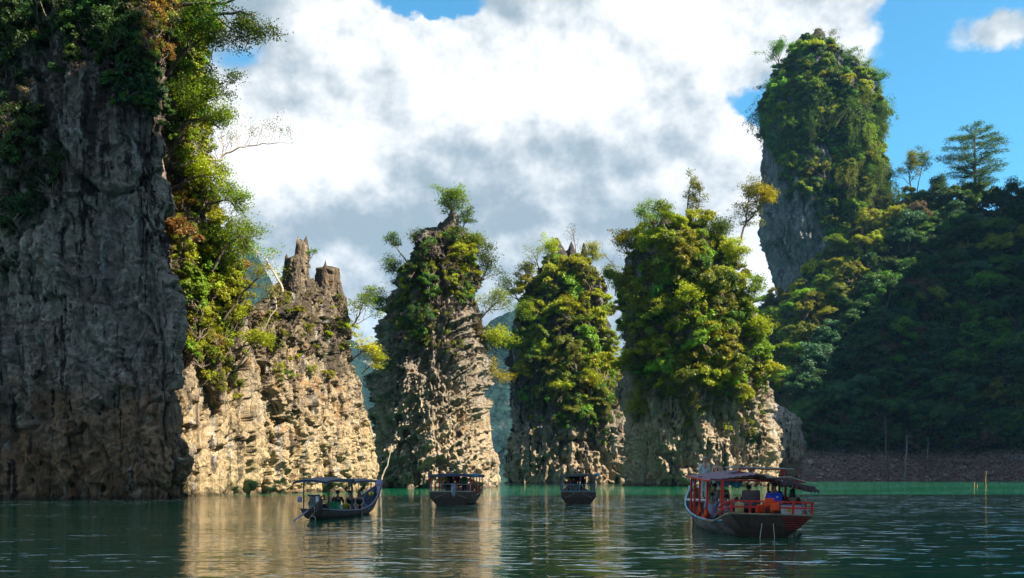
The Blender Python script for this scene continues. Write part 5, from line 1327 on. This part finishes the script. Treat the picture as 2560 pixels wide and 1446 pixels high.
# roof rack board
MB().box((.62, 3.8, 2.33), (2.25, 1.1, .045)).build('roof_board', M['board'], rb)
MB().box((.62, 3.32, 2.285), (1.7, .05, .045)).build('board_beam', M['red'], rb)
for x in (-.2, 1.4): MB().box((x, 3.35, 2.17), (.06, .06, .24)).build('board_leg', M['red'], rb)
# bow
MB().tube([(0, 12.7, 1.35), (0, 13.1, 1.75), (0, 13.15, 2.05)], .09, .05, sides=8).build('prow', M['lilac'], rb)
for z, mt in ((1.50, 'flaggrn'), (1.44, 'flagyel'), (1.38, 'flagred')): MB().lathe([(.19, 0), (.2, .03), (.19, .06)], (0, 12.85, z), 10).build('ribbon', M[mt], rb)
MB().box((-.1, 8.4, 1.0), (1.9, 1.8, .06)).build('bow_deck', M['white'], rb)
for y in (3.2, 4.8, 6.2): MB().box((-.4, y, .36), (1.9, .36, .05)).build('bench', M['sky'], rb)
MB().box((.55, 1.0, .95), (.9, .5, .34), bev=.02).build('engine_cover', M['hullwood'], rb)
MB().tube([(-1.66, 4.2, .5), (-1.70, 4.1, .1), (-1.7, 4.1, -.1)], .014, sides=5).build('fender_line', M['black'], rb)
# things on the red boat
ck = empty('cooler', 'bright blue cooler box with white lid clip behind the orange life jackets', 'cooler', W(.42, .95, 1.13), R(2))
MB().box((0, 0, .14), (.46, .32, .28), bev=.025).build('body', M['blue'], ck, smooth=False); MB().box((0, 0, .30), (.49, .35, .06), bev=.02).build('lid', M['blue'], ck); MB().box((.05, -.17, .2), (.06, .02, .05)).build('clip', M['white'], ck)
MB().tube([(-.2, -.16, .25), (-.1, -.2, .38), (.1, -.2, .38), (.2, -.16, .25)], .013, sides=5).build('handle', M['blue'], ck)
jk = [(-.08, -.22, 1.0, 3, 'orange life jacket draped over the middle of the red stern rail'), (.12, -.26, .86, -12, 'orange life jacket bulging through the stern rail below the blue cooler'), (-.3, .1, .78, 20, 'orange life jacket on the stern deck beside the yellow jerry can'),
      (-1.55, 2.6, .50, 70, 'orange life jacket hung on the left gunwale beside the thick red post'), (-1.62, 3.4, .58, 95, 'orange life jacket at the front of the pile on the left gunwale'), (-1.5, 2.9, .36, 40, 'orange life jacket sagging lowest inside the left gunwale')]
for x, y, z, a, l in jk: life_jacket(W(x, y, z), R(a), l, R(a * .4), .72)
jerry(W(-.95, .15, ZD + .02), R(4), 'pale yellow jerry can on the stern deck behind the red rail', M['cream'], 1.0)
bx = empty('crate', 'white plastic box with a yellow mark near the right end of the stern deck', 'crate', W(.78, .2, ZD + .02)); MB().box((0, 0, .14), (.6, .34, .28), bev=.02).build('body', M['white'], bx); MB().box((-.12, -.175, .14), (.10, .01, .14)).build('sticker', M['yellow'], bx); MB().box((0, 0, .295), (.62, .36, .03)).build('lid', M['lilac'], bx)
sb = empty('bag', 'dark stuffed bag on the stern deck between jerry can and life jackets', 'bag', W(-.55, .5, ZD + .02)); MB().box((0, 0, .16), (.5, .4, .32), bev=.12).build('body', M['black'], sb, smooth=True); MB().tube([(-.15, 0, .3), (0, -.05, .42), (.15, 0, .3)], .012, sides=5).build('handle', M['steel'], sb)
seat = empty('seat', 'big brown padded seat back facing away on the stern deck', 'seat', W(-.22, 1.5, ZD)); MB().box((0, 0, .44), (.62, .16, .66), bev=.06, rx=-.08).build('backrest', M['tarp'], seat, smooth=True); MB().box((0, .3, .14), (.6, .5, .18), bev=.04).build('cushion', M['tarp'], seat)
o = hanging_cloth('tarpaulin', 'light blue rolled cloth tied under the purple roof', 'cloth', -1.3, -.35, .0, .12, -.06, M['clblue'], 4, W(0, 2.2, 1.72))
o = hanging_cloth('towel', 'yellow patterned cloth hanging under the purple roof', 'towel', -1.35, -1.1, .0, 0, -.75, M['cream'], 5, W(0, 3.6, 1.72))
person(W(-.42, 8.4, 1.04), R(205), 'grey-haired man in white shirt and sunglasses standing on the bow of the red boat', height=1.75, hair='grey', top=(0.62, 0.66, 0.66), bottom=(0.5, 0.48, 0.45), glasses=True, lean=.05)
person(W(.06, 8.2, 1.02), R(190), 'blond woman in dark top and sunglasses leaning beside the man on the red boat', height=1.68, hair='blond', top=(0.10, 0.02, 0.04), bottom=(0.5, 0.4, 0.3), sleeves=False, glasses=True, female=True, longhair=True, lean=.10, arms='front')
person(W(-.62, 3.9, .10), R(10), 'crew member in beige clothes standing under the purple roof', height=1.66, skin=1, top=(0.50, 0.42, 0.30), bottom=(0.45, 0.38, 0.27), lean=.03)
person(W(-.78, 4.6, .10), R(-30), 'passenger in light blue shirt standing with raised arms under the purple roof', height=1.62, skin=1, top=(0.12, 0.36, 0.55), bottom=(0.4, 0.34, 0.26), arms='up')
person(W(-1.2, 3.2, .48), R(-12), 'dark-haired passenger in lavender shirt seated behind the front left post', 'sit', skin=1, top=(0.36, 0.36, 0.52), bottom=(0.2, 0.2, 0.3), arms='lap')
person(W(-.75, 2.9, .42), R(8), 'passenger in pale blue shirt seated next to the lavender shirt', 'sit', skin=1, top=(0.46, 0.50, 0.62), bottom=(0.3, 0.32, 0.4))
person(W(-.35, 3.1, .42), R(14), 'small passenger in dark shirt seated below the blue cloth', 'sit', height=1.5, skin=1, top=(0.08, 0.06, 0.08))
person(W(-.1, 2.3, .78), R(5), 'passenger in black seated ahead of the brown seat back', 'sit', top=(0.03, 0.03, 0.04), skin=1)
person(W(-.62, 1.9, .55), R(0), 'child-sized dark-haired passenger seated left of the brown seat back', 'sit', height=1.35, top=(0.05, 0.03, 0.05), skin=1)
person(W(.62, 1.6, .86), R(-6), 'broad passenger in black shirt seated behind the blue cooler', 'sit', height=1.8, top=(0.02, 0.02, 0.035), skin=1)
person(W(1.12, 1.2, .70), R(-14), 'dark-clothed passenger seated at the right rail of the red boat', 'sit', top=(0.06, 0.03, 0.03), skin=1, longhair=True)

# ---------------------------------------------------------------- small longtail on the left
LX, LY, LR = -9.15, 45.7, R(-9)
lb = empty('longtail_boat', 'small dark longtail boat with navy canopy and exposed engine on the left', 'boat', (LX, LY, 0), LR)
lb_m = Matrix.Translation((LX, LY, 0)) @ Matrix.Rotation(LR, 4, 'Z')
def WL(x, y, z): return lb_m @ Vector((x, y, z))
st = [(0, .52, .52, .05), (1, .66, .42, -.12), (3, .80, .33, -.2), (5, .84, .31, -.2), (7, .74, .52, -.15), (8.6, .52, .86, .0), (9.8, .26, 1.22, .4), (10.6, .10, 1.55, 1.0)]
ss2, hw2, sh2, kd2 = hull_parts(st, lb, M['hullwood'], M['lilac'], M['inner'], rimr=.025)
MB().box((0, 4.0, .06), (.9, 5.2, .04)).build('floor_boards', M['floor'], lb)
MB().box((0, .1, .47), (1.0, .34, .05)).build('stern_thwart', M['hullwood'], lb)
for y in (2.6, 4.9, 6.6): MB().box((0, y, .30), (1.4, .26, .04)).build('thwart', M['sky'], lb)
for x in (-.25, .25): MB().tube([(x, -.02, .5), (x * .6, .12, -.05)], .016, sides=5).build('stern_stay', M['pale'], lb)
# canopy of two sections
def canopy(y0, y1, x0, z0, name, mat, sag=.05, th=.07):
    g = []
    for i in range(9):
        f = i / 8; y = y0 + (y1 - y0) * f
        g.append([(x0 * (q / 4 - 1), y, z0 + .06 - .10 * (q / 4 - 1) ** 2 + sag * math.sin(f * math.pi) - .03 * (f < .1)) for q in range(9)])
    MB().grid(g, th).build(name, mat, lb, smooth=True)
canopy(-.3, 3.9, .78, 1.80, 'canopy', M['navy'], .09, .10)
canopy(4.05, 7.6, .76, 1.78, 'canopy', M['navy'], .02, .09)
MB().tube([(-.75, 3.95, 1.80), (.75, 3.95, 1.80)], .05, sides=8).build('canopy_roll', M['navy'], lb)
for x in (-.6, .6):
    for y in (.55, 4.0, 7.2): MB().tube([(x, y, .35), (x, y, 1.8)], .03 if y != 4.0 else .045, sides=6).build('post', M['metal'], lb)
MB().tube([(.62, 4.1, 1.75), (.7, 5.6, .35)], .015, sides=5).build('brace', M['metal'], lb)
MB().tube([(.60, 6.9, 1.7), (.45, 6.0, .5)], .012, sides=5).build('pole', M['pale'], lb)
# engine (a machine clamped on, part of the boat)
en = empty('engine', 'black car engine with long propeller shaft on the stern of the small boat', 'engine', WL(.05, .35, .52), LR)
MB().box((0, .0, .18), (.50, .55, .34), bev=.04).build('engine_block', M['metal'], en)
MB().box((0, .0, .42), (.42, .50, .20), bev=.03).build('cylinder_head', M['metal'], en)
MB().box((-.05, -.05, .575), (.5, .36, .09), bev=.03).build('air_filter', M['navy'], en)
MB().box((.17, -.22, .42), (.13, .12, .26), bev=.02).build('coil_pack', M['white'], en)
MB().lathe([(.04, -.03), (.15, -.03), (.16, 0), (.15, .03), (.04, .03)], (0, 0, 0), 14).build('flywheel', M['steel'], en).matrix_local = Matrix.Translation((.1, .33, .3)) @ Matrix.Rotation(R(90), 4, 'X')
for q in range(4): MB().tube([(-.2 + q * .12, -.28, .30), (-.22 + q * .12, -.36, .2), (-.1, -.34, .05)], .022, sides=6).build('exhaust_pipe', M['steel'], en)
MB().tube([(.2, .1, .5), (.34, .2, .58), (.30, .34, .40)], .03, sides=7).build('radiator_hose', M['black'], en)
MB().box((0, .05, -.1), (.34, .4, .22)).build('engine_mount', M['darkred'], en)
MB().tube([(.2, .3, .38), (.5, .85, .42), (.66, .95, .42)], .022, sides=6).build('tiller_handle', M['metal'], en)
MB().lathe([(.02, -.05), (.06, -.04), (.06, .04), (.02, .05)], (.66, .95, .42), 10).build('tiller_knob', M['black'], en)
MB().tube([(-.1, -.2, .05), (-.45, -.75, -.35), (-.75, -1.25, -.62)], .045, .035).build('propeller_shaft', M['lilac'], en)
hs = [(.05, -.35, .1), (.12, -.42, -.1), (.1, -.42, -.22), (-.05, -.42, -.32)] + [(.02 + .15 * math.cos(t), -.44, -.50 + .16 * math.sin(t)) for t in np.linspace(1.8, 8.0, 14)]
MB().tube(hs, .016, sides=6).build('cooling_hose', M['rope'], en, smooth=True)
jg = empty('jug', 'translucent plastic jug hanging left of the exposed engine', 'jug', WL(-.62, .1, .92)); MB().box((0, 0, 0), (.2, .14, .26), bev=.04).build('body', M['lilac'], jg, smooth=True); MB().lathe([(.035, .12), (.035, .17)], (0, 0, 0), 8).build('cap', M['white'], jg)
gc = empty('crate', 'green plastic crate amidships on the small boat', 'crate', WL(.15, 2.5, .33), LR)
MB().box((0, 0, .19), (.52, .42, .36), bev=.03).build('body', M['green'], gc); MB().box((0, 0, .39), (.56, .46, .04)).build('lid', M['green'], gc); MB().tube([(-.08, 0, .40), (0, 0, .45), (.08, 0, .40)], .012, sides=5).build('handle', M['black'], gc)
yb = empty('bucket', 'yellow bucket tipped against the side beside the green crate', 'bucket', WL(.52, 3.1, .36), LR, None, R(18))
MB().lathe([(.10, 0), (.135, .28), (.15, .30), (.14, .30), (.125, .28), (.09, .02)], (0, 0, 0), 16).build('body', M['yellow'], yb, smooth=True); MB().tube([(-.14, 0, .28), (0, -.12, .24), (.14, 0, .28)], .007, sides=5).build('handle', M['steel'], yb)
wb = empty('bag', 'small white plastic bag between green crate and yellow bucket', 'bag', WL(.38, 2.9, .34)); MB().box((0, 0, .11), (.2, .2, .24), bev=.08).build('body', M['white'], wb, smooth=True); MB().tube([(-.04, 0, .22), (0, 0, .3), (.04, 0, .22)], .008, sides=5).build('handle', M['white'], wb)
db = empty('bag', 'dark heap of bags behind the engine on the small boat', 'bag', WL(-.1, 1.5, .35)); MB().box((0, 0, .16), (.7, .55, .34), bev=.13).build('body', M['black'], db, smooth=True); MB().box((.18, -.1, .22), (.3, .3, .2), bev=.07).build('pouch', M['darkred'], db, smooth=True)
by = empty('buoy', 'orange-yellow buoy in the bow of the small boat', 'buoy', WL(.0, 9.2, 1.0)); MB().lathe([(.02, -.16), (.12, -.1), (.15, 0), (.12, .1), (.02, .16)], (0, 0, 0), 12).build('float', M['yellow'], by, smooth=True); MB().tube([(0, 0, .15), (.03, 0, .25)], .012, sides=5).build('rope', M['rope'], by)
# bow board
pb = MB().box((0, 10.62, 1.62), (.42, .10, .30)).build('bow_board', M['lilac'], lb)
for z, mt in ((1.45, 'flagred'), (1.41, 'flagyel'), (1.375, 'white'), (1.335, 'clblue'), (1.30, 'white')):
    MB().box((0, 10.55, z), (.40, .13, .04)).build('stripe', M[mt], lb)
MB().tube([(0, 10.3, 1.0), (0, 10.55, 1.3), (0, 10.62, 1.75)], .07, .05).build('prow', M['lilac'], lb)
person(WL(-.10, 3.9, .32), LR + R(20), 'boatman in dark hooded clothing seated under the canopy break', 'sit', height=1.75, skin=1, top=(0.015, 0.03, 0.035), bottom=(0.02, 0.03, 0.03), hat=(M['black'], 'cap'))
person(WL(.22, 4.9, .30), R(205), 'man in black sleeveless shirt and cap seated beside the woman on the small boat', 'sit', skin=0, top=(0.02, 0.015, 0.02), bottom=(0.06, 0.04, 0.05), sleeves=False, longleg=False, hat=(M['black'], 'cap'), arms='lap')
person(WL(.50, 5.5, .30), R(190), 'woman in dark swimsuit and straw hat seated at the side of the small boat', 'sit', height=1.64, skin=0, hair='brown', top=(0.02, 0.025, 0.04), bottom=(0.02, 0.025, 0.04), sleeves=False, longleg=False, female=True, hat=(M['rim'], 'brim'), arms='lap')

# ---------------------------------------------------------------- two distant tour boats
def tour_boat(px, d, halfw, label, roofm, postm, hullm, railm, seed, rz, deck=.92):
    X0 = (px - HX) / F * d
    o = empty('tour_boat', label, 'boat', (X0, d, 0), rz)
    st = [(.2, halfw * .55, .55, -.05), (1.2, halfw * .95, .62, -.2), (4, halfw, .7, -.25), (8, halfw * .85, .85, -.2), (10.5, halfw * .5, 1.1, 0), (12.5, .08, 1.5, .8)]
    a, h_, s_, k_ = hull_parts(st, o, hullm, M['rim'], M['floor'])
    MB().box((0, 1.1, deck), (halfw * 2.02, 2.6, .05)).build('stern_deck', M['rim'], o)
    sm = MB().grid([[(-halfw, -.2, deck - .03), (-halfw * .4, -.2, deck - .03), (halfw * .4, -.2, deck - .03), (halfw, -.2, deck - .03)], [(-halfw, -.18, deck - .38), (-halfw * .4, -.18, deck - .38), (halfw * .4, -.18, deck - .38), (halfw, -.18, deck - .38)],
                    [(-halfw * .62, 0, -.1), (-halfw * .3, 0, -.1), (halfw * .3, 0, -.1), (halfw * .62, 0, -.1)]]); sm.build('stern', M['hullwood'], o)
    for sg in (-1, 1):
        MB().grid([[(sg * halfw, -.2, deck - .03), (sg * halfw, 2.4, deck - .03)], [(sg * halfw, -.18, deck - .38), (sg * halfw, 2.4, .4)]]).build('side_panel', M['hullwood'], o)
        MB().tube([(sg * halfw * .78, -.24, deck - .42), (sg * halfw * .2, -.24, deck - .1)], .018, sides=5).build('stern_strut', M['rim'], o)
    zr = 2.06
    g = [[(halfw * 1.06 * (q / 5 - 1), -.3 + i * .9, zr + .05 - .08 * (q / 5 - 1) ** 2 + .012 * math.sin(i * 2.1 + q)) for q in range(11)] for i in range(9)]
    MB().grid(g, .17).build('roof', roofm, o, smooth=False)
    for sg in (-1, 1):
        for i, y in enumerate((-.1, 1.6, 3.3, 5.0, 6.6)):
            MB().box((sg * halfw * .95, y, (deck + zr) / 2 - (.15 if y > 2 else 0)), (.10 if i == 0 else .06, .08, zr - deck + (.3 if y > 2 else 0))).build('post', postm, o)
    for x in (-.97, -.45, .06, .97): MB().box((x * halfw, -.2, deck + .27), (.035, .035, .52)).build('rail_post', railm, o)
    for z in (.03, .50): MB().tube([(-halfw * .97, -.2, deck + z), (halfw * .97, -.2, deck + z)], .02, sides=5).build('rail', railm, o)
    MB().box((halfw * 1.12, .9, zr - .02), (.32, .8, .2), bev=.03).build('roof_locker', M['clblue'], o)
    for y in (3.0, 4.6): MB().box((0, y, .62), (halfw * 1.5, .36, .05)).build('bench', M['darkred'], o)
    return X0, d
x1, d1 = tour_boat(1127, 66, 1.38, 'red-posted tour boat seen from behind in front of the central pinnacle', M['navy'], M['red'], M['hullwood'], M['pale'], 1, R(-5))
x2, d2 = tour_boat(1446, 68.5, 1.18, 'dark tour boat with blue rail seen from behind below the black-crested pinnacle', M['metal'], M['metal'], M['hullwood'], M['clblue'], 2, R(-2), deck=.88)
person((x1 - .2, d1 + 3.2, .72), R(20), 'standing figure whose dark head rises above the roof of the red-posted boat', height=1.78, skin=1, top=(0.05, 0.03, 0.03))
person((x1 - .35, d1 + 2.2, .98), R(0), 'passenger in black seated inside the red-posted boat', 'sit', skin=1, top=(0.03, 0.02, 0.03))
person((x1 + .28, d1 + 2.6, .66), R(10), 'passenger in crimson shirt standing inside the red-posted boat', height=1.5, skin=1, top=(0.45, 0.02, 0.06), bottom=(0.5, 0.12, 0.06))
person((x1 + .75, d1 + 3.0, .62), R(-10), 'passenger in teal shirt standing inside the red-posted boat', height=1.5, skin=1, top=(0.03, 0.5, 0.42), bottom=(0.05, 0.05, 0.1))
hanging_cloth('towel', 'grey patterned towel hanging over the stern rail of the red-posted boat', 'towel', .02, .36, 0, 0, -.78, M['towel'], 7, (x1 + .02, d1 - .25, 1.42))
hanging_cloth('shirt', 'lime green cloth hung under the roof of the red-posted boat', 'cloth', -.2, .12, 0, 0, -.12, M['lime'], 8, (x1 - .35, d1 + .6, 1.83))
person((x2 + .02, d2 + 1.2, .92), R(-5), 'dark figure standing at the stern of the blue-railed boat with head above its roof', height=1.62, skin=1, top=(0.04, 0.02, 0.03), bottom=(0.04, 0.03, 0.05))
person((x2 + .42, d2 + 1.6, .86), R(12), 'passenger in magenta shirt standing at the stern of the blue-railed boat', height=1.5, skin=1, top=(0.5, 0.01, 0.22), bottom=(0.03, 0.03, 0.05))
person((x2 - .45, d2 + 1.5, .98), R(0), 'passenger in wine red seated left inside the blue-railed boat', 'sit', skin=1, top=(0.15, 0.02, 0.04))
person((x2 - .08, d2 + 4.6, 1.0), R(0), 'bare-shouldered figure seen above the roof of the blue-railed boat', height=1.75, skin=0, top=(0.3, 0.25, 0.1), hair='brown')
cb = empty('crate', 'dark green box on the stern deck of the blue-railed boat', 'crate', (x2 - .1, d2 + .3, .92)); MB().box((0, 0, .18), (.55, .4, .34), bev=.02).build('body', M['metal'], cb); MB().box((0, 0, .365), (.58, .43, .03)).build('lid', M['green'], cb)
